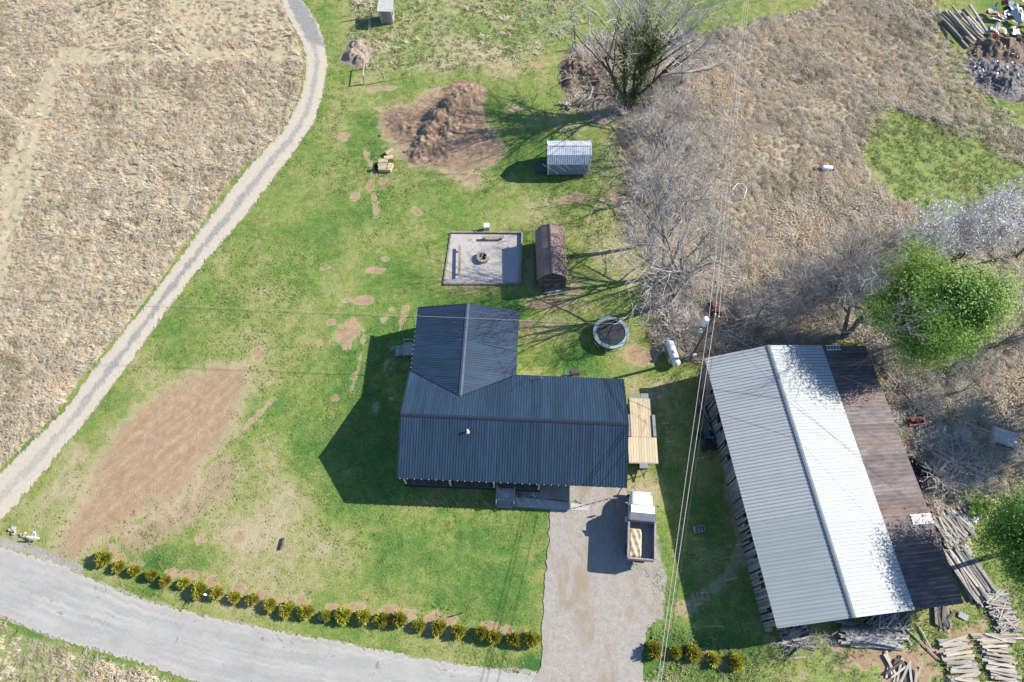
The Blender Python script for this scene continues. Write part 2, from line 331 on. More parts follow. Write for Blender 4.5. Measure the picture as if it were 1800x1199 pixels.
rough_mix = mx(polymask([(1560, -60), (1640, -60), (1660, 60), (1700, 110), (1730, 180), (1800, 220), (1900, 270), (1900, 340), (1800, 285), (1700, 235), (1640, 205), (1600, 120)], .9, 1.6), .8 * polymask([(1150, 540), (1250, 560), (1300, 600), (1225, 640), (1150, 610)], .6, 1.0))
dirt = mx(polymask([(285, 685), (340, 660), (430, 640), (452, 662), (415, 715), (400, 760), (380, 800), (340, 855), (250, 905), (190, 945), (130, 988), (98, 975), (135, 900), (172, 820), (225, 745)], 2.3, 1.6),
          polymask([(665, 190), (715, 182), (745, 165), (795, 146), (838, 165), (850, 215), (882, 262), (868, 288), (835, 298), (856, 322), (830, 330), (800, 312), (770, 293), (720, 292), (690, 262), (668, 232)], .9, 1.1))
dirt_soft = polymask([(300, 845), (380, 780), (440, 800), (420, 860), (330, 930), (290, 960), (200, 985), (150, 990), (200, 930)], 1.8, 1.8) * .8
for a in [(612, 588, 26, 22), (455, 622, 8, 14), (675, 455, 9, 6), (660, 475, 18, 6), (575, 470, 9, 8), (637, 528, 22, 7), (582, 567, 7, 5), (623, 347, 10, 9), (650, 325, 6, 14), (664, 365, 4, 20), (733, 372, 8, 9), (600, 240, 16, 8),
          (1130, 628, 22, 18), (1120, 372, 20, 14), (1010, 350, 46, 12), (1075, 348, 30, 12), (960, 535, 46, 11), (925, 570, 10, 10), (688, 700, 5, 4), (350, 948, 10, 8), (418, 945, 9, 9), (590, 700, 6, 5), (560, 605, 6, 8),
          (680, 155, 30, 7), (655, 160, 12, 6), (905, 870, 14, 8), (830, 1190, 60, 4), (1005, 905, 5, 14), (1010, 505, 8, 12), (675, 318, 8, 10), (1095, 360, 20, 12), (905, 190, 20, 10), (940, 112, 18, 6), (500, 960, 10, 6), (1520, 1155, 40, 22), (1475, 1135, 14, 14), (1600, 1182, 44, 22), (1700, 1120, 30, 16), (1270, 1168, 16, 8), (1640, 1150, 20, 14), (1760, 1100, 30, 14)]:
    dirt = mx(dirt, blob(*a))
for x, y in [(210, 985), (240, 990), (300, 1006), (330, 1010), (375, 1022), (420, 1034), (460, 1045), (500, 1055), (530, 1060), (585, 1067), (620, 1068), (680, 1072), (720, 1082), (755, 1086), (790, 1092), (860, 1100), (890, 1108), (1230, 1150), (1290, 1170)]: dirt = mx(dirt, .9 * blob(x, y, 13, 7))
for p in [[(712, 543), (700, 585), (668, 670)], [(690, 545), (676, 560)], [(640, 590), (632, 640), (618, 680)], [(700, 600), (684, 660), (660, 720)], [(385, 800), (440, 740), (480, 700)], [(640, 260), (655, 300), (660, 380)]]: dirt = mx(dirt, linemask(p, .06, .30, 1.0) * .75)
litter = mx(leafy, .7 * thicket); litter = mx(litter, polymask([(985, 90), (1040, 80), (1100, 150), (1090, 210), (1050, 225), (990, 180)], .5, 1.0))
char_m = mx(polymask([(1700, 95), (1760, 60), (1850, 60), (1850, 170), (1790, 180), (1720, 150)], .4, .8), .8 * blob(1610, 700, 30, 40))
stones = mx(polymask(TRACK_L + TRACK_R[::-1], .35, .25), mx(polymask(DRIVE, .5, .45), polymask(ROAD_U + ROAD_D[::-1], .45, .35)))
stones = mx(stones, mx(.8 * linemask([(100, 1000), (250, 1062), (450, 1112), (650, 1150), (860, 1184), (960, 1188)], .45, .4, .5), .9 * linemask([(0, 950), (60, 968), (140, 1000)], .4, .3)))
stones = mx(stones, mx(.7 * polymask([(1105, 880), (1150, 860), (1165, 1000), (1160, 1080), (1120, 1090)], .8, 1.0), .0))
hay = np.clip(mx(mx(mx(left_field, right_field), .5 * rough_mix), .85 * mx(thicket, .55 * verge_bl)) - .0, 0, 1)
dirt = mx(dirt, .62 * linemask([(1195, 1075), (1240, 1050), (1285, 1015), (1303, 960), (1292, 900), (1285, 860)], .5, .6, 1.2)); dirt = mx(dirt, .5 * linemask([(1325, 960), (1345, 1060)], .25, .4, .8))
lush = np.full(GX.shape, .43, np.float32) + (NZ1 * .55).astype(np.float32)
for px, py, rx, ry, a in [(320, 985, 70, 22, .4), (560, 380, 150, 80, .1), (640, 620, 90, 90, .22), (850, 540, 120, 30, .3), (700, 480, 80, 60, .15), (640, 240, 40, 60, .3), (930, 270, 90, 60, .3), (880, 920, 80, 40, .2), (760, 1000, 140, 60, .2), (900, 1050, 60, 60, .2), (930, 1170, 22, 14, .6), (1010, 640, 60, 40, .25), (640, 800, 90, 120, .3),
                          (560, 1050, 120, 30, -.1), (470, 970, 130, 60, -.28), (600, 960, 60, 40, -.12), (1060, 410, 80, 60, -.22), (960, 380, 80, 30, -.15), (1090, 470, 60, 60, -.15), (1130, 680, 50, 25, -.2), (460, 880, 90, 60, -.2), (330, 470, 60, 60, -.05), (480, 560, 90, 60, -.06), (130, 880, 60, 70, -.25), (1260, 1000, 120, 120, .15), (850, 100, 160, 60, -.18), (1180, 590, 40, 20, .2), (1200, 1150, 120, 30, .4), (1130, 860, 30, 40, -.3)]:
    lush = lush + a * blob(px, py, rx, ry, .3)
lush = np.clip(lush - .12 * top_pasture - .1 * corner_br, 0, 1)
hz = np.zeros(GX.shape, np.float32)
paved = mx(stones, polymask(PATIO, .2, 0)); hz += ((NZ2 * .16 + NZ1 * .15) * hay * (1 - paved)).astype(np.float32)
hz += ((NZ2 * .05) * (1 - hay) * (1 - paved)).astype(np.float32) - .02
me = bpy.data.meshes.new('ground'); nx, ny = GX.shape
co = np.stack([GX, GY, hz], -1).reshape(-1, 3).astype(np.float32)
ii, jj = np.meshgrid(np.arange(nx - 1), np.arange(ny - 1), indexing='ij'); a0 = (ii * ny + jj).ravel()
quads = np.stack([a0, a0 + ny, a0 + ny + 1, a0 + 1], -1).astype(np.int32)
me.vertices.add(len(co)); me.vertices.foreach_set('co', co.ravel()); me.loops.add(quads.size); me.loops.foreach_set('vertex_index', quads.ravel())
me.polygons.add(len(quads)); me.polygons.foreach_set('loop_start', np.arange(0, quads.size, 4, dtype=np.int32)); me.polygons.foreach_set('use_smooth', np.ones(len(quads), bool)); me.update()
def attr(name, r, g, b_, a):
    at = me.attributes.new(name, 'FLOAT_COLOR', 'POINT'); at.data.foreach_set('color', np.stack([r, g, b_, a], -1).reshape(-1).astype(np.float32))
attr('cover', lush, hay, np.clip(dirt, 0, 1), litter); attr('cover2', stones, short_strip, char_m, dirt_soft)
attr('cover3', mx(mx(right_green, .75 * paths), .8 * corner_br), top_pasture, thicket, right_field)
m, t, b = start('ground_cover'); MATS['ground_cover'] = m
geo = nd(t, 'ShaderNodeNewGeometry'); pos = geo.outputs['Position']
def at_(nm):
    a = nd(t, 'ShaderNodeAttribute', attribute_name=nm); s_ = nd(t, 'ShaderNodeSeparateColor'); t.links.new(a.outputs['Color'], s_.inputs[0])
    return s_.outputs[0], s_.outputs[1], s_.outputs[2], a.outputs['Alpha']
lu, ha, di, li = at_('cover'); st, sh, ch, ds = at_('cover2'); gr, tp, th_, rf = at_('cover3')
n1 = noise(t, pos, .22, 5, .6); n2 = noise(t, pos, 1.4, 5, .65); n3 = noise(t, pos, 6.0, 5, .7, .4); n4 = noise(t, pos, 22.0, 3, .7)
mpx = nd(t, 'ShaderNodeMapping'); mpx.inputs['Scale'].default_value = (1, 3.2, 1); mpx.inputs['Rotation'].default_value = (0, 0, .5); t.links.new(pos, mpx.inputs[0])
n5 = noise(t, mpx.outputs[0], 2.6, 5, .7, 1.5)
mpy = nd(t, 'ShaderNodeMapping'); mpy.vector_type = 'TEXTURE'; mpy.inputs['Rotation'].default_value = (0, 0, .83); mpy.inputs['Scale'].default_value = (9, 1, 1); t.links.new(pos, mpy.inputs[0])
n6 = noise(t, mpy.outputs[0], 1.5, 5, .65, .3)
def edge(mk, k2=.6, k3=.45, lo=.38, hi=.62):
    v = math_(t, 'ADD', mk, math_(t, 'ADD', math_(t, 'MULTIPLY', math_(t, 'SUBTRACT', n2, .5), k2), math_(t, 'MULTIPLY', math_(t, 'SUBTRACT', n3, .5), k3)))
    return sstep(t, v, lo, hi)
lf = math_(t, 'ADD', lu, math_(t, 'ADD', math_(t, 'ADD', math_(t, 'MULTIPLY', math_(t, 'SUBTRACT', n2, .5), .8), math_(t, 'MULTIPLY', math_(t, 'SUBTRACT', n5, .5), .55)), math_(t, 'ADD', math_(t, 'MULTIPLY', math_(t, 'SUBTRACT', n3, .5), 1.05), math_(t, 'ADD', math_(t, 'MULTIPLY', math_(t, 'SUBTRACT', n4, .5), .9), math_(t, 'MULTIPLY', math_(t, 'SUBTRACT', n1, .5), 1.0)))))
c = ramp(t, lf, [(0.0, (.38, .32, .20)), (.18, (.305, .275, .14)), (.38, (.225, .25, .072)), (.60, (.118, .198, .042)), (.92, (.038, .125, .028))])
hf = math_(t, 'ADD', math_(t, 'MULTIPLY', n5, .6), math_(t, 'MULTIPLY', n3, .4))
chay = ramp(t, hf, [(.3, (.22, .18, .115)), (.45, (.335, .275, .185)), (.58, (.43, .36, .25)), (.72, (.51, .44, .325))])
c = mix(t, edge(tp), c, ramp(t, lf, [(.0, (.40, .34, .22)), (.2, (.31, .30, .15)), (.42, (.20, .26, .08)), (.9, (.09, .18, .04))]))
c = mix(t, edge(ha), c, chay)
c = mix(t, math_(t, 'MULTIPLY', edge(sh), .36), c, ramp(t, math_(t, 'ADD', math_(t, 'MULTIPLY', n3, .5), math_(t, 'MULTIPLY', n2, .5)), [(.35, (.30, .27, .15)), (.5, (.44, .39, .25)), (.65, (.53, .46, .33))]))
c = mix(t, math_(t, 'MULTIPLY', edge(li), .55), c, ramp(t, n3, [(.3, (.11, .085, .065)), (.5, (.25, .19, .145)), (.7, (.38, .31, .245))]))
c = mix(t, math_(t, 'MULTIPLY', edge(gr), .85), c, ramp(t, math_(t, 'ADD', math_(t, 'MULTIPLY', n3, .6), math_(t, 'MULTIPLY', n2, .4)), [(.3, (.09, .17, .035)), (.5, (.20, .265, .07)), (.68, (.36, .33, .17))]))
dcol = ramp(t, math_(t, 'ADD', math_(t, 'MULTIPLY', n6, .35), math_(t, 'ADD', math_(t, 'MULTIPLY', n2, .45), math_(t, 'MULTIPLY', n4, .2))), [(.33, (.225, .145, .09)), (.5, (.32, .22, .14)), (.66, (.43, .325, .225))])
c = mix(t, edge(ds, .9, .8, .45, .75), c, mix(t, .4, dcol, (.33, .27, .17)))
c = mix(t, math_(t, 'MULTIPLY', edge(di, 1.0, .9, .16, .45), .7), c, (.40, .325, .205))
c = mix(t, math_(t, 'MULTIPLY', sstep(t, math_(t, 'ADD', di, math_(t, 'ADD', math_(t, 'MULTIPLY', math_(t, 'SUBTRACT', n6, .5), .55), math_(t, 'ADD', math_(t, 'MULTIPLY', math_(t, 'SUBTRACT', n2, .5), .7), math_(t, 'MULTIPLY', math_(t, 'SUBTRACT', n3, .5), .5)))), .38, .85), .93), c, dcol)
c = mix(t, edge(st, .35, .3), c, ramp(t, math_(t, 'ADD', math_(t, 'MULTIPLY', n4, .5), math_(t, 'MULTIPLY', n2, .5)), [(.3, (.20, .175, .145)), (.5, (.31, .28, .24)), (.7, (.41, .38, .34))]))
c = mix(t, edge(ch), c, ramp(t, n3, [(.3, (.02, .018, .017)), (.55, (.08, .065, .055)), (.72, (.26, .24, .22))]))
t.links.new(c, b.inputs['Base Color']); b.inputs['Roughness'].default_value = .95; b.inputs['Specular IOR Level'].default_value = .15
bp = nd(t, 'ShaderNodeBump'); bp.inputs['Strength'].default_value = .75; bp.inputs['Distance'].default_value = .12
t.links.new(math_(t, 'ADD', math_(t, 'MULTIPLY', n3, .7), math_(t, 'MULTIPLY', n4, .35)), bp.inputs['Height']); t.links.new(bp.outputs[0], b.inputs['Normal'])
me.materials.append(m); tag(put('ground', me), 'rough lawn, bare soil and dry grass field around the house', None, kind='structure')
def look(M, x, y):
    i = np.clip(np.searchsorted(XS, x), 0, nx - 1); j = np.clip(np.searchsorted(YS, y), 0, ny - 1); return M[i, j]

# ---- sheets lying on the ground: road, farm track, gravel drive, walk
def resample(pts, step=.35):
    P = [G(*p).to_2d() for p in pts]; out = []
    for a, b_ in zip(P[:-1], P[1:]):
        n = max(1, int((b_ - a).length / step)); out += [a.lerp(b_, k / n) for k in range(n)]
    return out + [P[-1]]
def smooth_line(pts, n):
    P = np.array([G(*p)[:2] for p in pts]); d = np.r_[0, np.cumsum(np.hypot(*np.diff(P, axis=0).T))]; u = np.linspace(0, d[-1], n)
    Q = np.stack([np.interp(u, d, P[:, 0]), np.interp(u, d, P[:, 1])], -1); k = max(3, n // 60); ker = np.ones(2 * k + 1) / (2 * k + 1)
    Qp = np.pad(Q, ((k, k), (0, 0)), 'edge'); return np.stack([np.convolve(Qp[:, i], ker, 'valid') for i in (0, 1)], -1)
def strip(name, L, Rr, z, m, n=500, nacross=13, rag=.25, label=None):
    A, B = smooth_line(L, n), smooth_line(Rr, n); W = np.hypot(*(B - A).T)[:, None]; D = (B - A) / W
    ra = (fbm(np.arange(n) * .31, np.zeros(n), 5, 1, 3) - .5)[:, None] * 2 * rag; rb = (fbm(np.arange(n) * .31, np.zeros(n) + 9, 8, 1, 3) - .5)[:, None] * 2 * rag
    A = A + D * ra; B = B + D * rb; u = np.linspace(0, 1, nacross)
    V = A[:, None, :] * (1 - u)[None, :, None] + B[:, None, :] * u[None, :, None]
    Z = np.full(V.shape[:2], z) - .012 * ((u - .5) * 2)[None, :] ** 4 * np.ones((n, 1))
    co = np.concatenate([V, Z[..., None]], -1).reshape(-1, 3); k = np.arange(n - 1)[:, None] * nacross + np.arange(nacross - 1)[None]
    k = k.ravel(); f = np.stack([k, k + 1, k + nacross + 1, k + nacross], -1)
    me = bpy.data.meshes.new(name); me.from_pydata(co.tolist(), [], f.tolist())
    at = me.attributes.new('lane', 'FLOAT_COLOR', 'POINT'); uu = np.tile(u, n); vv = np.repeat(np.arange(n) / (n - 1), nacross)
    at.data.foreach_set('color', np.stack([uu, vv, uu * 0, uu * 0 + 1], -1).reshape(-1).astype(np.float32))
    me.materials.append(MATS[m]); return tag(put(name, me), label, None, kind='structure')
def lane_mat(name):
    m, t, b = start(name); MATS[name] = m
    a = nd(t, 'ShaderNodeAttribute', attribute_name='lane'); s_ = nd(t, 'ShaderNodeSeparateColor'); t.links.new(a.outputs['Color'], s_.inputs[0])
    g = nd(t, 'ShaderNodeNewGeometry'); return t, b, s_.outputs[0], s_.outputs[1], g.outputs['Position']
# pale worn tarmac
t, b, u, v, pos = lane_mat('worn_tarmac')
n1 = noise(t, pos, .35, 5, .65); n2 = noise(t, pos, 3, 5, .7); n4 = noise(t, pos, 30, 2, .7)
c = ramp(t, math_(t, 'ADD', math_(t, 'MULTIPLY', n1, .5), math_(t, 'ADD', math_(t, 'MULTIPLY', n2, .3), math_(t, 'MULTIPLY', n4, .2))), [(.3, (.245, .235, .215)), (.5, (.325, .315, .29)), (.7, (.38, .368, .34))])
cxy = nd(t, 'ShaderNodeCombineXYZ'); t.links.new(math_(t, 'MULTIPLY', u, 9.0), cxy.inputs[0]); t.links.new(math_(t, 'MULTIPLY', v, 9.0), cxy.inputs[1]); n7 = noise(t, cxy.outputs[0], 1.6, 5, .6)
c = mix(t, math_(t, 'MULTIPLY', sstep(t, n7, .5, .72), .45), c, (.20, .20, .195)); c = mix(t, math_(t, 'MULTIPLY', sstep(t, n7, .5, .3), .5), c, (.45, .43, .39))
w = math_(t, 'ABSOLUTE', math_(t, 'SUBTRACT', math_(t, 'ABSOLUTE', math_(t, 'SUBTRACT', u, .5)), .22))
c = mix(t, math_(t, 'MULTIPLY', math_(t, 'SUBTRACT', 1.0, sstep(t, math_(t, 'ADD', w, math_(t, 'MULTIPLY', math_(t, 'SUBTRACT', n1, .5), .25)), .0, .09)), .35), c, (.25, .26, .26))
c = mix(t, math_(t, 'MULTIPLY', sstep(t, math_(t, 'MULTIPLY', n2, noise(t, pos, .5, 3)), .345, .40), .8), c, (.15, .15, .15))
eu = math_(t, 'ABSOLUTE', math_(t, 'SUBTRACT', u, .5))
c = mix(t, sstep(t, math_(t, 'ADD', eu, math_(t, 'MULTIPLY', math_(t, 'SUBTRACT', n2, .5), .12)), .455, .50), c, (.40, .36, .30))
t.links.new(c, b.inputs['Base Color']); b.inputs['Roughness'].default_value = .9
bp = nd(t, 'ShaderNodeBump'); bp.inputs['Strength'].default_value = .25; bp.inputs['Distance'].default_value = .02; t.links.new(n4, bp.inputs['Height']); t.links.new(bp.outputs[0], b.inputs['Normal'])
strip('road', ROAD_U, ROAD_D, .03, 'worn_tarmac', 1400, 17, .30, 'pale worn tarmac country road')
# farm track: two pale ruts, grey stone between, a freshly stoned stretch near the bend
t, b, u, v, pos = lane_mat('track_stone')
n1 = noise(t, pos, .5, 5, .65); n2 = noise(t, pos, 2.5, 5, .7); n4 = noise(t, pos, 14, 3, .8)
grain = math_(t, 'ADD', math_(t, 'MULTIPLY', n4, .65), math_(t, 'MULTIPLY', n2, .35))
tan_ = ramp(t, grain, [(.3, (.31, .255, .19)), (.5, (.44, .385, .31)), (.7, (.52, .465, .39))]); grey = ramp(t, grain, [(.3, (.11, .108, .10)), (.5, (.225, .22, .205)), (.68, (.36, .35, .33))])
mid = math_(t, 'SUBTRACT', 1.0, sstep(t, math_(t, 'ADD', math_(t, 'ABSOLUTE', math_(t, 'SUBTRACT', u, .52)), math_(t, 'MULTIPLY', math_(t, 'SUBTRACT', n1, .5), .35)), .05, .19))
vr = ramp(t, v, [(0, (.3, .3, .3)), (.14, (.9, .9, .9)), (.29, (1, 1, 1)), (.31, (.6, .6, .6)), (.55, (.8, .8, .8)), (.70, (1, 1, 1)), (.82, (.8, .8, .8)), (.90, (.45, .45, .45))])
wide = math_(t, 'SUBTRACT', 1.0, sstep(t, math_(t, 'ADD', math_(t, 'ABSOLUTE', math_(t, 'SUBTRACT', u, .6)), math_(t, 'MULTIPLY', math_(t, 'SUBTRACT', n1, .5), .4)), .28, .42))
fr = nd(t, 'ShaderNodeMapRange'); t.links.new(v, fr.inputs[0]); stoned = ramp(t, v, [(.0, (0, 0, 0)), (.175, (0, 0, 0)), (.19, (1, 1, 1)), (.298, (1, 1, 1)), (.303, (0, 0, 0)), (1, (0, 0, 0))])
f = math_(t, 'MAXIMUM', math_(t, 'MULTIPLY', mid, vr), math_(t, 'MULTIPLY', wide, stoned))
c = mix(t, f, tan_, grey); t.links.new(c, b.inputs['Base Color']); b.inputs['Roughness'].default_value = .95
bp = nd(t, 'ShaderNodeBump'); bp.inputs['Strength'].default_value = .6; bp.inputs['Distance'].default_value = .05; t.links.new(n4, bp.inputs['Height']); t.links.new(bp.outputs[0], b.inputs['Normal'])
strip('farm_track', TRACK_L, TRACK_R, .026, 'track_stone', 1300, 13, .38, 'pale two-rut gravel farm track curving past the lawn')
# gravel of drive and patio
def gravel(name, lo, mi, hi, patch=None):
    m, t, b = start(name); MATS[name] = m; g = nd(t, 'ShaderNodeNewGeometry'); pos = g.outputs['Position']
    mpv = nd(t, 'ShaderNodeMapping'); mpv.inputs['Scale'].default_value = (1, .45, 1); t.links.new(pos, mpv.inputs[0])
    n1 = noise(t, mpv.outputs[0], .6, 5, .65, .8); n2 = noise(t, pos, 2.2, 6, .75); n4 = noise(t, pos, 14, 3, .8)
    c = ramp(t, math_(t, 'ADD', math_(t, 'MULTIPLY', n4, .55), math_(t, 'MULTIPLY', n2, .45)), [(.3, lo), (.5, mi), (.7, hi)])
    if patch: c = mix(t, math_(t, 'MULTIPLY', sstep(t, math_(t, 'ADD', n1, math_(t, 'MULTIPLY', math_(t, 'SUBTRACT', n2, .5), .5)), .5, .68), .8), c, patch)
    t.links.new(c, b.inputs['Base Color']); b.inputs['Roughness'].default_value = .95
    bp = nd(t, 'ShaderNodeBump'); bp.inputs['Strength'].default_value = .6; bp.inputs['Distance'].default_value = .04; t.links.new(n4, bp.inputs['Height']); t.links.new(bp.outputs[0], b.inputs['Normal'])
gravel('drive_gravel', (.17, .15, .13), (.305, .275, .245), (.44, .405, .37), (.255, .20, .125))
gravel('patio_gravel', (.25, .238, .222), (.375, .36, .338), (.48, .46, .435), (.39, .33, .26))
def sheet(name, pts, z, m, rag, label, step=.1):
    P = resample(pts + [pts[0]], step)[:-1]; c = sum((p for p in P), Vector((0, 0))) / len(P); n = len(P)
    k = np.arange(n); r = (fbm(k * .13, k * 0.0, 3, 1, 5) - .5) * 2 * rag + (fbm(k * .9, k * 0.0, 13, 1, 2) - .5) * .5 * rag
    V = [(*(p + (p - c).normalized() * r[i]), z) for i, p in enumerate(P)]
    me = bpy.data.meshes.new(name); me.from_pydata(V, [], [tuple(range(n))]); me.materials.append(MATS[m]); return tag(put(name, me), label, None, kind='structure')
sheet('gravel_drive', DRIVE, .036, 'drive_gravel', .30, 'pinkish grey gravel drive from house to road')

# ------------------------------------------------------------------ ribbed metal roofs, one object per sheet
def rib_profile(w, ribs, rh, rw):
    P = [(0.004, 0)]
    for k in range(ribs):
        cx = w * (k + .5) / ribs
        P += [(cx - rw / 2, 0), (cx - rw / 4, rh), (cx + rw / 4, rh), (cx + rw / 2, 0)]
    return P + [(w - 0.004, 0)]
def roof_slope(parent, O, es, et, Ls, Lt, npan, m, ribs=3, rh=.03, rw=.07, t1=None, t0=None, name='roof_panel', matfn=None, lift=0.0):
    """sheets side by side along es, each running down et; t0/t1(s) trim them (hips, valleys)"""
    O, es, et = Vector(O), Vector(es).normalized(), Vector(et).normalized(); n = es.cross(et)
    if n.z < 0: n = -n; flip = True
    else: flip = False
    w = Ls / npan; prof = rib_profile(w, ribs, rh, rw); cache = {}
    for k in range(npan):
        s0 = k * w; mm = matfn(k) if matfn else m
        rows = []
        for x, h in prof:
            a = t0(s0 + x) if t0 else 0.0; e = t1(s0 + x) if t1 else Lt
            rows.append((x, a, max(e, a + .01), h))
        key = (mm,) if not (t1 or t0) else (mm, k)
        if key not in cache:
            V = [(x, a, h) for x, a, e, h in rows] + [(x, e, h) for x, a, e, h in rows]; q = len(rows)
            if flip: V = [(-x, y, z) for x, y, z in V]
            F = [(i, i + 1, q + i + 1, q + i) for i in range(q - 1)]
            me = bpy.data.meshes.new(name); me.from_pydata(V, [], F); me.materials.append(MATS[mm]); cache[key] = me
        put(name, cache[key], parent, M=basis(O + es * s0 + n * (lift + random.uniform(0, .003)), -es if flip else es, et, n))

# ---------------------------------------------------------------- house
HO = Vector((-9.81, -14.655, 0)); HA = R(-2.5)
def HW(x, y, z=0): return HO + rot2((x, y, z), HA)
house = thing('house', 'ranch house with ribbed charcoal metal roof, rear wing and open carport end', 'house', HO, HA)
EZ, RZ, WZ, HL, HD = 3.4, 5.4, 4.5, 19.55, 10.0
sl = (RZ - EZ) / 5.0
w_ = MB(); w_.box((6.25, 5.85, 1.72), (11.9, 7.7, 3.4)); w_.prism([(2.0, 3.43), (9.7, 3.43), (9.7, 3.48), (5.0, 5.27), (2.0, 4.1)], .3, 12.2, 'x')
w_.build('wall', 'cream_siding', house)
w_ = MB(); w_.box((4.93, 13.1, 1.70), (9.1, 6.7, 3.36)); w_.prism([(.4, 3.39), (9.45, 3.39), (4.95, 4.35)], 15.9, 16.3, 'y'); w_.build('wing_wall', 'cream_siding', house)
MB().box((6.3, 1.05, .98), (12.0, 1.9, .1)).build('porch_deck', 'dark_timber', house)
MB().box((6.3, .16, .47), (11.98, .06, .9)).build('skirting', 'black_skirting', house)
for x in (.45, 4.4, 8.25, 12.15): MB().box((x, .14, 2.2), (.11, .11, 2.36)).build('porch_post', 'cream_siding', house)
for x in (12.6, 19.3):
    for y in (.2, 5.0, 9.8):
        if x > 19 and y > 1: MB().box((x, y, 1.66), (.14, .14, 3.3)).build('carport_post', 'cream_siding', house)
MB().box((15.9, .2, 3.17), (7.0, .12, .3)).build('carport_beam', 'charcoal_trim', house); MB().box((19.3, 5, 3.17), (.12, 9.4, .3)).build('carport_beam', 'charcoal_trim', house)
MB().box((15.8, 9.75, 1.7), (6.9, .12, 3.3)).build('carport_back_wall', 'cream_siding', house)
dr = MB().box((6.2, 1.96, 2.1), (.95, .05, 2.05)).build('door', 'dark_timber', house); MB().box((6.55, 1.92, 2.05), (.06, .05, .12)).build('handle', 'galvanised', dr)
for x in (2.4, 4.2, 9.6):
    wn = MB().box((x, 1.97, 2.3), (1.2, .05, 1.2)).build('window', 'white_paint', house); MB().box((x, 1.94, 2.3), (1.05, .02, 1.05)).build('pane', 'window_glass', wn)
stp = MB(); 
for k in range(6): MB().box((9.28, -.05 - .27 * k + .12, .93 - .155 * k), (1.45, .29, .05)).build('stair_tread', 'weathered_plank', house)
for x in (8.5, 10.05):
    MB().tube([(x, .1, .95), (x, -1.35, .1)], .06, 4).build('stair_stringer', 'dark_timber', house)
    MB().tube([(x, .05, 2.0), (x, -1.2, 1.15)], .045, 4).build('stair_rail', 'patio_timber', house); MB().tube([(x, -1.2, 0.0), (x, -1.2, 1.2)], .06, 4).build('stair_post', 'patio_timber', house); MB().tube([(x, .02, .9), (x, .02, 2.05)], .06, 4).build('stair_post', 'patio_timber', house)
MB().prism([(.05, 3.3), (9.95, 3.3), (9.9, 3.36), (5, 5.3), (.1, 3.36)], 19.3, 19.4, 'x').build('gable_wall', 'cream_siding', house)
MB().prism([(.05, 3.3), (1.95, 3.3), (1.95, 4.1), (.1, 3.36)], .25, .35, 'x').build('gable_wall', 'cream_siding', house)
roof = bpy.data.objects.new('roof', None); col.objects.link(roof); roof.parent = house
nf = Vector((0, -sl, 1)).normalized()
LT = math.hypot(5.0, RZ - EZ)
roof_slope(roof, (0, 5, RZ), (1, 0, 0), (0, -5, EZ - RZ), HL, LT + .02, 21, 'charcoal_metal', 4, .026, .055)
roof_slope(roof, (0, 5, RZ), (1, 0, 0), (0, 5, EZ - RZ), HL, LT + .02, 21, 'charcoal_metal', 4, .026, .055)
# rear wing: ridge along y, valleys where it meets the main rear slope
WX, WH, YE = 4.93, 4.83, 16.6
ws_ = (WZ - EZ) / WH; LW = math.hypot(WH, WZ - EZ)
def valley_t(y):                       # distance from wing ridge (plan) at which the wing falls to the main slope
    zm = RZ - sl * (y - 5); return (WZ - zm) / ws_
y0 = 5 + (RZ - WZ) / sl + .02
def wt1(y): return max(.02, min(1.0, valley_t(y) / WH)) * (LW + .02)
for sgn in (-1, 1):
    roof_slope(roof, (WX, YE, WZ), (0, -1, 0), (sgn * WH, 0, EZ - WZ), YE - y0, LW, 10, 'charcoal_metal', 4, .026, .055, t1=lambda s: wt1(YE - s), lift=.004)
    pts = [Vector((WX + sgn * valley_t(y), y, RZ - sl * (y - 5) + .035)) for y in (y0, 10.02)]
    L = (pts[1] - pts[0]); d = L.normalized(); nseg = 11
    for k in range(nseg):
        if sgn < 0 or k in (0, 1, 2, 5, 6, 9): 
            a = pts[0] + L * (k / nseg + .01); e = pts[0] + L * ((k + .86 - .2 * random.random()) / nseg)
            MB().tube([a, e], .032 if sgn < 0 else .024, 4).build('valley_flashing', 'bright_flashing', roof)
    MB().tube(pts, .05, 4).build('valley_gutter', 'charcoal_trim', roof)
def ridge_cap(name, a, b_, hw, drop, parent, m):
    a, b_ = Vector(a), Vector(b_); d = (b_ - a).normalized(); s = Vector((0, 0, 1)).cross(d).normalized(); mb = MB()
    for p in (a, b_):
        for k, (x, z) in enumerate(((-hw, -drop), (-.02, 0), (.02, 0), (hw, -drop))): q = p + s * x + Vector((0, 0, z)); mb.v.append(tuple(q))
    mb.f = [(i, i + 1, i + 5, i + 4) for i in range(3)]; return mb.build(name, m, parent)
ridge_cap('ridge_cap', (-.02, 5, RZ + .05), (HL + .02, 5, RZ + .05), .17, .17 * sl, roof, 'charcoal_trim')
ridge_cap('ridge_cap', (WX, y0 - .05, WZ + .055), (WX, YE + .02, WZ + .055), .17, .17 * ws_, roof, 'bright_flashing').data.materials[0] = mat('ridge_slate', [(0.09, 0.11, 0.14)], 2, .4, .3)
for (a, b_) in [((0, 0, EZ), (0, 5, RZ)), ((0, 10, EZ), (0, 5, RZ)), ((HL, 0, EZ), (HL, 5, RZ)), ((HL, 10, EZ), (HL, 5, RZ)), ((WX - WH, YE, EZ), (WX, YE, WZ)), ((WX + WH, YE, EZ), (WX, YE, WZ))]:
    MB().tube([Vector(a) + Vector((0, 0, -.03)), Vector(b_) + Vector((0, 0, -.03))], .06, 4).build('gable_trim', 'charcoal_trim', roof)
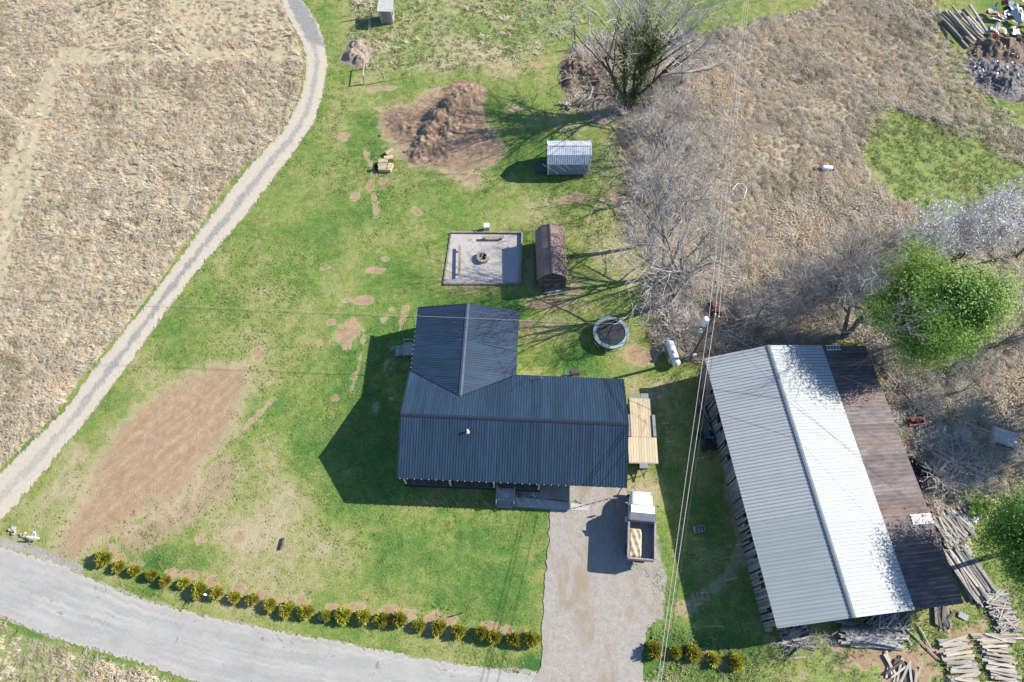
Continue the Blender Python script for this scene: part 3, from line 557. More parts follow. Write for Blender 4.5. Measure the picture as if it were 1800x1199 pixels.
for (a, b_) in [((0, 0.03, EZ - .07), (HL, .03, EZ - .07)), ((9.8, 9.97, EZ - .07), (HL, 9.97, EZ - .07)), ((WX - WH + .03, 10.05, EZ - .07), (WX - WH + .03, YE, EZ - .07)), ((WX + WH - .03, 10.05, EZ - .07), (WX + WH - .03, YE, EZ - .07))]:
    MB().tube([a, b_], .06, 4).build('eave_trim', 'charcoal_trim', roof)
for k in range(32): MB().box((.25 + k * .615, -.045, EZ - .0), (.055, .07, .05)).build('rib_end', 'bright_flashing', roof)
for k in range(16): MB().box((10.1 + k * .6, 10.04, EZ + .0), (.05, .07, .05)).build('rib_end', 'bright_flashing', roof)
for k in range(14): MB().box((WX - WH - .03, 10.3 + k * .46, EZ), (.06, .05, .04)).build('rib_end', 'bright_flashing', roof)
v_ = MB(); v_.lathe([(.17, -.02), (.10, .05), (.075, .06), (.075, .30), (.11, .31), (.11, .38), (0.001, .40)], 14); v_.build('vent_pipe', 'white_paint', roof, loc=(5.85, 3.85, RZ - sl * 1.15), smooth=True)
ms = MB(); ms.tube([(0, 0, -.05), (0, 0, .75)], .035, 6); ms.tube([(-.1, .18, .68), (.12, -.2, .80)], .02, 5); ms.box((.14, -.22, .8), (.14, .05, .1)); ms.tube([(-.32, 0, .05), (0, 0, .45)], .014, 4); ms.build('antenna_mast', 'galvanised', roof, loc=(11.98, 9.6, RZ - sl * 4.6))
cn = MB()
for k in range(15): z = 3.2 - k * .2; cn.tube([(0, 0, z), (0, 0, z - .13)], .05 if k % 2 else .03, 6)
cn.build('rain_chain', 'wire_black', house, loc=(19.15, .02, .1))
rs = thing('back_steps', 'small wooden landing with handrails beside the rear wing', 'steps', HW(-.75, 13.4), HA)
MB().box((0, 0, .75), (1.2, 1.3, .06)).build('landing', 'weathered_plank', rs)
for x, y in ((-.55, -.6), (-.55, .6), (.55, -.6), (.55, .6)): MB().tube([(x, y, 0), (x, y, 1.75)], .05, 4).build('post', 'weathered_plank', rs)
for y in (-.6, .6): MB().tube([(-.55, y, 1.7), (.55, y, 1.7)], .045, 4).build('rail', 'weathered_plank', rs)
for k in range(3): MB().box((-.72 - .27 * k, 0, .56 - .19 * k), (.27, 1.15, .05)).build('tread', 'weathered_plank', rs)
WALK = [(871, 868), (906, 869), (910, 874), (960, 879), (1016, 886), (1036, 889), (1034, 898), (1000, 897), (870, 889)]
P = [G(*p).to_2d() for p in WALK]; mb = MB(); mb.prism([tuple(p) for p in P], -.02, .075, 'z'); tag(mb.build('concrete_walk', 'concrete'), 'pale concrete walk from porch steps to gravel drive', None, kind='structure')

# ---------------------------------------------------------------- barn
BO = Vector((17.82, -3.60, 0)); BA = R(7.0); BL = 23.1; BE, BR_, BWD = 3.75, 5.05, 10.9
def BW(x, y, z=0): return BO + rot2((x, y, z), BA)
barn = thing('barn', 'long weathered board barn with white metal roof and rusty lean-to', 'barn', BO, BA)
broof = bpy.data.objects.new('roof', None); col.objects.link(broof); broof.parent = barn
hw = BWD / 2; LB = math.hypot(hw, BR_ - BE)
roof_slope(broof, (hw, 0.0, BR_), (0, -1, 0), (-hw, 0, BE - BR_), BL, LB + .12, 26, 'white_metal', 3, .03, .07, matfn=lambda k: 'old_white_metal' if k > 16 else 'white_metal')
roof_slope(broof, (hw, 0.0, BR_), (0, -1, 0), (hw, 0, BE - BR_), BL, LB + .1, 26, 'white_metal', 3, .03, .07)
LLX = 15.75; lz0, lz1 = BE - .16, 2.5; LLT = math.hypot(LLX - BWD + .1, lz0 - lz1)
roof_slope(broof, (BWD - .1, -.05, lz0), (0, -1, 0), (LLX - BWD + .1, 0, lz1 - lz0), BL, LLT, 33, 'rusty_metal', 2, .03, .07, name='lean_to_panel', matfn=lambda k: 'rusty_dark' if k > 23 and k % 3 or k in (1, 4, 11) else ('rusty_red' if k in (7, 13, 21, 22, 26) else 'rusty_metal'))
roof_slope(broof, (LLX - 2.0, -.05 - 22.6 * BL / 33, lz1 + 2.0 * (lz0 - lz1) / (LLX - BWD + .1)), (0, -1, 0), (LLX - BWD + .1, 0, lz1 - lz0), BL / 33 * 1.25, 2.1, 1, 'pale_patch_metal', 2, .03, .07, name='patch_panel', lift=.05)
ridge_cap('ridge_cap', (hw, .05, BR_ + .08), (hw, -BL - .05, BR_ + .08), .16, .035, broof, 'bright_flashing').data.materials[0] = mat('ridge_grey', [(0.17, 0.19, 0.20)], 2, .8, 0, spec=.1)
for (a, b_) in [((0, 0), (hw, 1)), ((BWD, 0), (hw, 1))]:
    for y in (.0, -BL): MB().tube([(a[0], y, BE - .07), (b_[0], y, BR_ - .07)], .07, 4).build('gable_trim', 'white_metal', broof)
x = 0.0; k = 0
def board(name, c, d, m='old_grey_board', M=None): 
    key = (name, round(d[0], 2), round(d[1], 2), round(d[2], 2), m)
    if key not in BC: BC[key] = MB().box((0, 0, 0), d).mesh(name, m)
    return put(name, BC[key], barn, loc=c, rot=M or (0, 0, 0))
BC = {}
random.seed(3)
y = -.15
while y > -BL + .1:                       # left wall: upright boards, gaps where boards are missing
    wd = random.choice((.17, .2, .24)); gap = random.choice((.02, .02, .03, .05, .14))
    full = 3.55; r_ = random.random(); off = random.uniform(-.03, .02)
    if r_ < .16:  board('wall_board', (.12 + off, y - wd / 2, 1.0), (.03, wd, 2.0)); board('wall_board', (.12 + off, y - wd / 2, 3.3), (.03, wd, .55))
    else: board('wall_board', (.12 + off, y - wd / 2, .08 + full / 2), (.03, wd, full))
    y -= wd + gap
for z in (.55, 1.95, 3.5): board('wall_rail', (.22, -BL / 2, z), (.09, BL - .3, .16), 'dark_timber')
for yy in np.linspace(-.25, -BL + .25, 9):
    for xx in (.35, 5.45, 10.6, 15.4): board('barn_post', (xx, yy, (BE if xx < 12 else lz1) / 2 - .1), (.18, .18, (BE if xx < 12 else lz1) - .3), 'dark_timber')
for yy in (-.2, -BL + .2):                # gable ends
    x = .2
    while x < BWD - .2:
        wd = random.choice((.18, .22, .26)); zt = BE + (BR_ - BE) * (1 - abs(x + wd / 2 - hw) / hw) - .2
        lo = .1 if (x < 3.6 or x > 7.3 or yy > -1) else 2.6
        board('gable_board', (x + wd / 2, yy, round((lo + zt) / 2, 1)), (wd, .03, round(zt - lo - .1, 1))); x += wd + random.choice((.015, .03, .05))
y = -.1
while y > -BL + .1: 
    wd = random.choice((.2, .25)); board('wall_board', (10.75, y - wd / 2, 1.7), (.03, wd, 3.3)); y -= wd + .03
mb = MB().box((BWD / 2 + 2.3, -BL / 2, -.01), (15.2, BL - .4, .06)).build('earth_floor', 'rubble', barn)
# boards and pipes leaning along the left wall
pc = 0
for (a, b_, r_, m_, nm, lab) in [((1226, 716), (1275, 800), .17, 'dark_steel', 'drain_pipe', 'long dark plastic drain pipe lying along the barn wall'),
                             ((1229, 700), (1254, 775), .13, 'grey_steel', 'drain_pipe', 'grey metal pipe lying nearest the barn boards')]:
    A, B = G(*a, .25), G(*b_, .25); o = MB().tube([A, A.lerp(B, .5) + Vector((0.15, 0, 0)), B], r_, 10).build(nm, m_); tag(o, lab, 'pipe')
gt = thing('slatted_panel', 'tall slatted wooden gate panel leaning on the barn corner', 'gate', G(1237, 700), BA)
for k in range(7): MB().box((-.15 + .02 * k, -.9 + k * .28, 1.0), (.03, .09, 2.2), Ry(.16)).build('slat', 'old_grey_board', gt)
for z in (.3, 1.1, 1.9): MB().box((-.25 + z * .16 - .02, -.05, z), (.04, 1.9, .1)).build('rail', 'old_grey_board', gt)
cr = thing('wall_crate', 'pale slatted crate standing against the barn wall', 'crate', G(1266, 775), BA + R(-3))
for k in range(6): MB().box((.0, -.9 + k * .34, .45), (.5, .2, .04)).build('slat', 'tan_plank', cr)
for x in (-.22, .22): MB().box((x, -.05, .22), (.06, 2.0, .42)).build('side', 'tan_plank', cr)
bm = thing('steel_beam_bundle', 'bundle of long pale steel channels beside barn wall', 'metal bundle', G(1251, 722), BA + R(-3))
for k in range(4): MB().box((-.25 + .17 * k, -.6, .12 + .05 * (k % 2)), (.13, 5.2, .12)).build('channel', 'grey_steel', bm)

# ---------------------------------------------------------------- gambrel sheds
def gambrel(name, label, loc, rz, W, L, ez, kx, kz, pz, wallm, roofm, npan, ribs, base=.25):
    """ridge along local y, W across x"""
    o = thing(name, label, 'shed', loc, rz); h = W / 2
    MB().prism([(-h, base), (h, base), (h, ez), (kx, kz - .03), (0, pz - .04), (-kx, kz - .03), (-h, ez)], 0, L, 'y').build('wall', wallm, o)
    for x in (-h * .6, h * .6): MB().box((x, L / 2, base / 2), (.12, L * .98, base)).build('skid', 'dark_timber', o)
    for sg in (-1, 1):
        e = .08; a = Vector((sg * kx, 0, kz)); p = Vector((0, 0, pz)); w2 = Vector((sg * (h + e), 0, ez - .06))
        for A, B in ((p, a), (a, w2)):
            d = B - A; roof_slope(o, (A.x, -.1, A.z), (0, 1, 0), d, L + .2, d.length + .02, npan, roofm, ribs, .022, .05)
            for y in (-.1, L + .1): MB().tube([A + Vector((0, y, 0)), B + Vector((0, y, 0))], .045, 4).build('barge_trim', 'white_paint' if roofm == 'shed_white_metal' else 'brown_metal', o)
    ridge_cap('ridge_cap', (0, -.1, pz + .04), (0, L + .1, pz + .04), .14, .04, o, roofm)
    return o
wsO = G(962, 305, .55)
sA = gambrel('storage_shed', 'small gambrel shed with white ribbed roof and blue-grey sides by dirt pile', (wsO.x + 4.56, wsO.y + 1.52, 0), R(90), 2.95, 4.5, 2.15, .98, 2.98, 3.45, 'shed_blue_siding', 'shed_white_metal', 5, 4, .3)
for y in (-.012, 4.512):
    for x in (-1.44, 1.44): MB().box((x, y, 1.2), (.1, .04, 1.8)).build('corner_trim', 'white_paint', sA)
for y in (.05, 4.45): MB().box((-1.49, y, 1.2), (.035, .1, 1.8)).build('corner_trim', 'white_paint', sA)
dd = MB().box((0, 4.53, 1.2), (1.5, .04, 1.8)).build('door', 'shed_blue_siding', sA); MB().box((.1, 4.57, 1.2), (.05, .05, .2)).build('handle', 'galvanised', dd)
MB().prism([(4.52, .02), (5.85, .02), (5.85, .06), (4.52, .34)], -1.0, .55, 'x').build('ramp', 'ramp_rubber', sA)
bsO = G(945, 508)
sB = gambrel('lofted_shed', 'brown gambrel shed with double doors standing beside the gravel patio', (bsO.x + 1.42, bsO.y + .05, 0), R(1.4), 2.86, 5.7, 1.95, .86, 2.85, 3.2, 'brown_siding', 'brown_metal', 6, 4, .15)
for sg in (-1, 1):
    d_ = MB().box((sg * .46, -.035, 1.05), (.88, .04, 1.7)).build('door', 'brown_siding', sB)
    for a in (-1, 1): MB().box((sg * .46, -.065, .62), (.07, .02, 1.05), Ry(a * .78)).build('brace', 'old_grey_board', d_)
    for z in (.24, 1.0, 1.86): MB().box((sg * .46, -.07, z), (.86, .02, .08)).build('rail', 'old_grey_board', d_)
    MB().box((sg * 1.16, -.03, 1.1), (.44, .03, 1.7)).build('shutter', 'dark_timber', sB)
MB().box((0, -.03, 2.5), (.6, .04, .28)).build('loft_vent', 'dark_timber', sB)
for k in range(7): MB().box((-1.2 + k * .4, -.04, 1.98), (.36, .03, .07)).build('trim_board', 'old_grey_board', sB)
MB().box((-1.72, 2.9, .55), (.05, 5.2, .5), Ry(.1)).build('side_board', 'dark_timber', sB)
lp = thing('front_lumber', 'loose grey boards and scrap lying before the brown shed doors', 'lumber', (bsO.x + 1.35, bsO.y - .35, 0), R(3))
for k, (x, y, l, a, m_) in enumerate([(0, 0, 2.2, 5, 'weathered_plank'), (.1, -.25, 2.4, -4, 'dark_timber'), (-.1, .2, 1.9, 2, 'old_grey_board'), (.35, -.38, 1.5, 10, 'white_paint'), (-.8, -.1, .5, 70, 'dark_steel')]):
    MB().box((0, 0, 0), (l, .16, .06)).build('plank', m_, lp, loc=(x, y, .05 + .05 * k), rot=(0, 0, R(a)))

# ---------------------------------------------------------------- gravel patio
P = [G(*p).to_2d() for p in PATIO]; MB().prism([tuple(p) for p in P][::-1], -.02, .06, 'z'); sheet('patio_pad', PATIO, .075, 'patio_gravel', .03, 'rectangular pale gravel patio pad')
pt = thing('patio_edging', 'weathered timber edging around the gravel patio', 'edging', (*((P[0] + P[2]) / 2), 0)); pc = (P[0] + P[2]) / 2
def timber(a, b_, hgt, wd, parent, m='patio_timber', nm='timber', z0=0.0):
    a, b_ = a - pc, b_ - pc; d = b_ - a; c = (a + b_) / 2
    return MB().box((0, 0, 0), (d.length, wd, hgt)).build(nm, m, parent, loc=(c.x, c.y, z0 + hgt / 2), rot=(0, 0, math.atan2(d.y, d.x)))
for i, (hh, n) in enumerate(((.30, 3), (.42, 3), (.20, 4), (.10, 3))):
    a, b_ = P[i], P[(i + 1) % 4]
    for k in range(n): timber(a.lerp(b_, k / n + .008), a.lerp(b_, (k + 1) / n - .008), hh + random.uniform(-.03, .03), .17, pt)
def bench(a, b_, lab):
    A, B = G(*a, .45).to_2d(), G(*b_, .45).to_2d(); c = (A + B) / 2; d = B - A; o = thing('bench', lab, 'bench', (c.x, c.y, 0), math.atan2(d.y, d.x), 'patio benches')
    MB().box((0, 0, .47), (d.length, .28, .07)).build('seat', 'patio_timber', o)
    for s_ in (-.38, .38): MB().box((d.length * s_, 0, .22), (.15, .24, .43)).build('leg', 'patio_timber', o)
bench((808, 432), (807, 485), 'long narrow timber bench on the left side of the gravel patio')
bench((847, 417), (886, 417), 'low timber bench along the top edge of the gravel patio')
fp = thing('fire_pit', 'round stone fire pit in the middle of the gravel patio', 'fire pit', G(849, 455))
for row in range(2):
    for k in range(13):
        a = 2 * math.pi * (k + .5 * row) / 13; MB().box((0, 0, 0), (.25, .23 + .02 * random.random(), .19)).build('stone', 'stone', fp, loc=(.54 * math.cos(a), .54 * math.sin(a), .17 + row * .2), rot=(0, 0, a + math.pi / 2))
MB().lathe([(.44, .12), (.25, .2), (.001, .24)], 16).build('ash_bed', 'ash', fp)
for k in range(9): a = random.uniform(0, 6.28); MB().tube([(random.uniform(-.2, .2), random.uniform(-.2, .2), .25), (.4 * math.cos(a), .4 * math.sin(a), random.uniform(.35, .62))], random.uniform(.03, .06), 6).build('log', 'char' if k % 3 else 'tan_plank', fp)
fl = thing('kindling', 'scattered pale kindling sticks on the top left of the patio', 'sticks', G(824, 422, .08))
for k in range(7): a = random.uniform(.3, 1.2); x, y = random.uniform(-.5, .5), random.uniform(-.5, .5); MB().tube([(x, y, .03), (x + .45 * math.cos(a), y + .45 * math.sin(a), .06)], .025, 5).build('stick', 'new_plank', fl)
wbx = thing('cooler_box', 'small white upright box standing behind the gravel patio', 'box', G(856, 404), R(3)); MB().box((0, 0, .42), (.55, .5, .8)).build('body', 'white_paint', wbx); MB().box((0, 0, .85), (.6, .55, .06)).build('lid', 'white_paint', wbx); MB().box((.02, -.262, .45), (.35, .02, .4)).build('panel', 'concrete', wbx)
gb = thing('barbecue_grill', 'dark covered barbecue grill on the grass behind the house', 'grill', G(1009, 660), R(8)); MB().prism([(-.28, .72), (.28, .72), (.28, .98), (.16, 1.12), (-.16, 1.12), (-.28, .98)], -.45, .45, 'x').build('hood', 'bark_dark', gb); MB().box((-.66, 0, .8), (.36, .4, .04)).build('side_shelf', 'white_paint', gb)
for x, y in ((-.4, -.22), (-.4, .22), (.4, -.22), (.4, .22)): MB().tube([(x, y, 0), (x, y, .74)], .03, 5).build('leg', 'dark_steel', gb)
MB().box((0, 0, .3), (.85, .45, .05)).build('lower_shelf', 'dark_steel', gb)

# ---------------------------------------------------------------- trampoline
TR = thing('trampoline', 'round trampoline with pale teal pad and safety net', 'trampoline', G(1072, 591)); TR.location.z = 0
def ann(r0, r1, z0, z1, n=36): return MB().lathe([(r0, z0), (r0, z1), (r1, z1), (r1, z0), (r0, z0)], n)
ann(1.42, 1.76, .80, .87).build('pad', 'trampoline_pad', TR); MB().lathe([(1.5, .82), (.8, .80), (.001, .79)], 36).build('jumping_mat', 'trampoline_mat', TR, smooth=True)
ann(1.68, 1.74, .72, .795).build('frame', 'galvanised', TR)
for k in range(4):
    a0 = R(35 + 90 * k); pts = [Vector((1.7 * math.cos(a0 + d), 1.7 * math.sin(a0 + d), z)) for d, z in ((-.22, .74), (-.22, .06), (.22, .06), (.22, .74))]; MB().tube(pts, .035, 6).build('leg', 'galvanised', TR)
top = []
for k in range(6):
    a = R(20 + 60 * k); p = Vector((1.76 * math.cos(a), 1.76 * math.sin(a), 0)); q = Vector((1.62 * math.cos(a), 1.62 * math.sin(a), 2.65)); MB().tube([p + Vector((0, 0, .3)), p + Vector((0, 0, 1.7)), q], .03, 6).build('net_pole', 'dark_steel', TR)
MB().tube([(1.64 * math.cos(R(10 * k)), 1.64 * math.sin(R(10 * k)), 2.62 + .04 * math.cos(R(60 * k))) for k in range(37)], .02, 5, False).build('net_hoop', 'dark_steel', TR)
MB().lathe([(1.42, .86), (1.5, 1.7), (1.64, 2.62)], 36).build('net', 'netting', TR, smooth=True)
st_ = MB(); st_.tube([(-.55, -1.75, .8), (-.6, -2.1, 0)], .025, 5); st_.tube([(-.2, -1.75, .8), (-.15, -2.1, 0)], .025, 5); st_.box((-.37, -1.95, .4), (.4, .08, .03)); st_.build('ladder', 'galvanised', TR)

# ---------------------------------------------------------------- propane tank, utility pole and wires
A, B = G(1178, 607, .75), G(1188, 635, .75); c = (A + B) / 2; d = B - A
PTk = thing('propane_tank', 'white horizontal propane tank on blocks beside utility pole', 'propane tank', (c.x, c.y, 0), math.atan2(d.y, d.x))
L = 1.12; prof = [(.001, -L - .26), (.2, -L - .22), (.34, -L - .1), (.40, -L), (.40, L), (.34, L + .1), (.2, L + .22), (.001, L + .26)]
o = MB().lathe(prof, 24).build('shell', 'white_paint', PTk, loc=(0, 0, .75), rot=(0, R(90), 0), smooth=True)
MB().lathe([(.17, 0), (.17, .2), (.1, .26), (.001, .27)], 16).build('valve_cover', 'white_paint', PTk, loc=(0, 0, 1.12), smooth=True)
for x in (-.7, .7): MB().box((x, 0, .2), (.2, .8, .4)).build('support_block', 'concrete', PTk); MB().lathe([(.415, -.03), (.415, .03)], 24).build('band', 'concrete', PTk, loc=(x, 0, .75), rot=(0, R(90), 0))
PB = G(1213, 632); PH = 9.3
up = thing('utility_pole', 'wooden utility pole with transformer and lamp beside white barn', 'utility pole', PB)
MB().tube([(0, 0, -.3), (0, 0, 4.5), (0, 0, PH)], [.16, .14, .11], 10).build('pole', 'pole_wood', up)
o = MB().lathe([(.001, 0), (.27, .0), (.28, .05), (.28, .85), (.24, .93), (.001, .95)], 18).build('transformer', 'white_paint', up, loc=(-.42, .22, 7.2), smooth=True); MB().tube([(-.42, .22, 8.1), (-.42, .22, 8.42)], [.05, .02], 6).build('bushing', 'galvanised', o)
MB().tube([(0, 0, 6.4), (-.5, -.1, 6.55)], .03, 6).build('lamp_arm', 'galvanised', up); MB().lathe([(.001, .12), (.16, .08), (.22, -.04), (.19, -.14), (.001, -.15)], 14).build('lamp_head', 'white_paint', up, loc=(-.55, -.1, 6.5), smooth=True)
MB().tube([(-.45, .05, 8.75), (.45, -.05, 8.75)], .05, 4).build('cross_arm', 'pole_wood', up)
for x, z in ((-.42, 8.85), (0, PH + .02), (.42, 8.85)): MB().lathe([(.05, 0), (.07, .06), (.05, .14), (.001, .16)], 8).build('insulator', 'white_paint', up, loc=(x, 0, z))
MB().box((.05, -.24, 1.5), (.3, .16, .45)).build('meter_box', 'white_paint', up); MB().box((-.35, .0, .45), (.4, .3, .7)).build('ground_cabinet', 'concrete', up)
def cable(a, b_, sag, r_, m_, lab, nm='power_line'):
    a, b_ = Vector(a), Vector(b_); pts = []
    for k in range(25): u = k / 24; p = a.lerp(b_, u); p.z -= sag * 4 * u * (1 - u); pts.append(p)
    tag(MB().tube(pts, r_, 5).build(nm, m_), lab, 'cable', 'overhead cables at the utility pole')
def beyond(p, q, k): return p + (q - p) * k
pt_ = PB + Vector((0, 0, PH))
for dx, z, r_, lab in ((-.42, 9.0, .016, 'left of the three pale power lines running up over the dry field'), (0, PH + .15, .016, 'middle of the three pale power lines running up over the dry field'), (.42, 9.0, .016, 'right of the three pale power lines running up over the dry field')):
    s_ = PB + Vector((dx, 0, z)); q = beyond(s_, G(1314 + dx * 9, 0, z), 1.25); cable(s_, q, .6, r_, 'wire_pale', lab)
for dx, z, r_, m_, lab in ((-.42, 9.0, .020, 'wire_pale', 'left of the three power lines crossing the shaded yard by the drive'), (0, PH + .15, .022, 'wire_pale', 'middle of the three power lines crossing the shaded yard by the drive'), (.42, 8.75, .02, 'wire_black', 'right of the three power lines crossing the shaded yard by the drive')):
    s_ = PB + Vector((dx, 0, z)); q = beyond(s_, G(1163 + dx * 14, 1199, z), 1.3); cable(s_, q, .35, r_, m_, lab)
for dz, py0, lab in ((7.0, 519, 'upper thin service cable crossing the rear wing roof and lawn'), (6.75, 524, 'lower thin service cable crossing the rear wing roof and lawn')):
    s_ = PB + Vector((0, 0, dz)); q = beyond(s_, G(0, py0, 7.4), 1.15); cable(s_, q, .45, .013, 'wire_pale' if dz > 6.9 else 'wire_black', lab)
for tx, ty, tz, k, r_, m_, lab in ((1800, 778, 6.0, 1.1, .010, 'dark_steel', 'single pale cable crossing the barn to the junk by the woods'), (1800, 868, 6.2, 1.1, .010, 'dark_steel', 'upper of two pale cables slanting over the lean-to'), (1800, 880, 6.0, 1.1, .010, 'dark_steel', 'lower of two pale cables slanting over the lean-to'), (1690, 960, 6.0, 1.25, .010, 'wire_black', 'dark cable slanting steeply across the barn roof')):
    cable(PB + Vector((0.05, 0, 7.6)), beyond(PB + Vector((0.05, 0, 7.6)), G(tx, ty, tz), k), .5, r_, m_, lab)

# ---------------------------------------------------------------- dump truck
fr_, bk_ = G(1132, 877, 1.6), G(1126, 984, 1.6); d = (fr_ - bk_); TA = math.atan2(d.y, d.x) - math.pi / 2; TL = d.to_2d().length
tk = thing('dump_truck', 'white dump truck with open steel bed parked on gravel drive', 'truck', (bk_.x, bk_.y, 0), R(-5.5))
BDL = 3.05
MB().box((0, BDL / 2 + .05, 1.16), (2.1, BDL, .1)).build('bed_floor', 'grey_steel', tk)
for s_ in (-1, 1):
    MB().box((s_ * 1.09, BDL / 2 + .05, 1.62), (.08, BDL, .95)).build('bed_side', 'bed_steel', tk); MB().box((s_ * 1.11, BDL / 2 + .05, 2.13), (.16, BDL, .09)).build('bed_rail', 'bed_rim', tk)
    for k in range(5): MB().box((s_ * 1.15, .3 + k * .66, 1.6), (.06, .09, .9)).build('bed_rib', 'dark_steel', tk)
MB().box((0, 0, 1.58), (2.2, .08, .92)).build('tailgate', 'bed_steel', tk); MB().box((0, 0, 2.08), (2.3, .12, .09)).build('bed_rail', 'bed_rim', tk)
MB().box((0, BDL + .06, 1.75), (2.2, .08, 1.2)).build('headboard', 'bed_steel', tk); MB().prism([(BDL + .02, 2.36), (BDL + .02, 2.42), (BDL + .62, 2.66), (BDL + .62, 2.60)], -1.12, 1.12, 'x').build('cab_shield', 'grey_steel', tk)
MB().box((0, 2.6, .72), (.85, 5.4, .22)).build('chassis', 'dark_steel', tk)
cy = BDL + .2
cab = MB().prism([(cy, .75), (cy + 1.35, .75), (cy + 1.35, 1.55), (cy + 1.12, 2.38), (cy + .95, 2.5), (cy + .1, 2.48), (cy, 2.3)], -1.0, 1.0, 'x').build('cab', 'truck_white', tk)
MB().prism([(cy + 1.36, 1.6), (cy + 1.14, 2.36), (cy + 1.17, 2.36), (cy + 1.39, 1.6)], -.88, .88, 'x').build('windscreen', 'window_glass', cab)
for s_ in (-1, 1): MB().box((s_ * 1.005, cy + .75, 1.9), (.02, .7, .5)).build('side_window', 'window_glass', cab); MB().box((s_ * 1.008, cy + .72, 1.2), (.02, .9, .75)).build('door', 'truck_white', cab)
MB().box((0, cy - .005, 2.0), (1.3, .02, .4)).build('rear_window', 'window_glass', cab)
for k in range(5): MB().box((-.4 + k * .2, cy + .75, 2.505), (.045, .06, .03)).build('marker_light', 'dark_steel', cab)
hd = MB(); ys = np.linspace(cy + 1.3, cy + 2.55, 7)
rows = []
for i, y in enumerate(ys):
    u = i / 6; wdt = 1.02 - .22 * u ** 4; zt = 1.74 - .10 * u - .22 * u ** 5; row = []
    for x, z in ((-1, .78), (-1, zt - .28), (-.93, zt - .10), (-.6, zt), (0, zt + .03), (.6, zt), (.93, zt - .10), (1, zt - .28), (1, .78)): row.append(len(hd.v)); hd.v.append((x * wdt, y, z))
    rows.append(row)
for r0, r1 in zip(rows[:-1], rows[1:]):
    for a in range(8): hd.f.append((r0[a], r0[a + 1], r1[a + 1], r1[a]))
hd.f.append(tuple(rows[-1])); hd.build('hood', 'truck_white', tk, smooth=True)
MB().box((0, cy + 2.57, 1.05), (1.2, .05, .6)).build('grille', 'dark_steel', tk); MB().box((0, cy + 2.68, .72), (2.15, .16, .26)).build('bumper', 'galvanised', tk)
for s_ in (-1, 1):
    MB().lathe([(.001, 0), (.1, .0), (.1, .04), (.001, .05)], 12).build('headlight', 'galvanised', tk, loc=(s_ * .72, cy + 2.56, 1.15), rot=(R(-90), 0, 0))
    mr = MB(); mr.tube([(s_ * 1.0, cy + 1.25, 1.7), (s_ * 1.32, cy + 1.3, 1.78)], .025, 5); mr.tube([(s_ * 1.0, cy + 1.25, 2.1), (s_ * 1.32, cy + 1.3, 2.1)], .025, 5); mr.box((s_ * 1.36, cy + 1.3, 1.95), (.2, .08, .42)); mr.build('mirror', 'grey_steel', tk)
    MB().tube([(s_ * 1.06, cy - .1, .8), (s_ * 1.06, cy + .4, .8)], .24, 10).build('fuel_tank', 'galvanised', tk)
    for y, wd in ((.95, .52), (cy + 1.95, .28)):
        wl = MB().lathe([(.28, -wd / 2), (.46, -wd / 2), (.5, -wd / 2 + .06), (.5, wd / 2 - .06), (.46, wd / 2), (.28, wd / 2)], 22).build('wheel', 'rubber', tk, loc=(s_ * (1.1 - wd / 2), y, .5), rot=(0, R(90), 0), smooth=True)
        MB().lathe([(.001, wd * .2), (.2, wd * .2), (.29, wd * .4), (.29, -wd * .4), (.001, -wd * .4)], 18).build('rim', 'white_paint', wl)
    MB().box((s_ * .85, .95, 1.04), (.55, 1.25, .04)).build('mudguard', 'dark_steel', tk)
# sand load in the left half of the bed
sp = MB(); n = 16
for i in range(n + 1):
    for j in range(n + 1):
        x = -1.03 + 1.22 * i / n; y = .08 + 2.5 * j / n; e = min(i, j, n - i, n - j) / 3.0
        sp.v.append((x, y, 1.20 + sm(min(1, .35 + e * 1.3) if i < n - 2 else e) * (.60 + .05 * math.sin(i * .9 + j * .7) + .06 * math.sin(j * 1.7)) if min(i, j, n - i, n - j) or i < n else 1.2))
for i in range(n):
    for j in range(n): k = i * (n + 1) + j; sp.f.append((k, k + 1, k + n + 2, k + n + 1))
o = sp.build('sand_load', 'sand', None, smooth=True, loc=(bk_.x, bk_.y, .012), rot=(0, 0, R(-5.5))); tag(o, 'heap of yellow sand in the left half of the truck bed', 'sand')

# ---------------------------------------------------------------- trailer
a, e = G(1124, 700, .75), G(1131, 814, .75); d = e - a
tl = thing('flatbed_trailer', 'flatbed trailer with new timber deck parked beside the house', 'trailer', (a.x, a.y, 0), math.atan2(d.y, d.x) + math.pi / 2)
Ld = d.to_2d().length; L1 = Ld * .62
for k in range(8): MB().box((-.84 + k * .24, -L1 / 2, .74), (.225, L1 - .03, .05)).build('deck_plank', 'stained_plank' if 2 < k < 6 else 'new_plank', tl)
for k in range(11): MB().box((-1.2 + k * .24, -(L1 + Ld) / 2, .86), (.222, Ld - L1, .05)).build('deck_plank', 'new_plank', tl)
for s_ in (-1, 1):
    MB().box((s_ * 1.0, -L1 / 2, .62), (.08, L1, .2)).build('side_rail', 'dark_steel', tl); MB().box((s_ * 1.18, -L1 + 1.15, .86), (.28, 2.1, .05)).build('fender', 'grey_steel', tl)
    for y in (-L1 + .62, -L1 + 1.55):
        wl = MB().lathe([(.2, -.11), (.34, -.11), (.37, -.06), (.37, .06), (.34, .11), (.2, .11)], 18).build('wheel', 'rubber', tl, loc=(s_ * 1.18, y, .37), rot=(0, R(90), 0), smooth=True); MB().lathe([(.001, .05), (.21, .09), (.21, -.09), (.001, -.05)], 14).build('rim', 'galvanised', wl)
    MB().box((s_ * .5, .25, .70), (.72, .5, .05)).build('ramp', 'grey_steel', tl)
MB().box((0, -L1, .74), (2.5, .08, .2)).build('cross_beam', 'dark_steel', tl); MB().box((0, -Ld - .03, .78), (2.66, .08, .16)).build('front_beam', 'galvanised', tl)
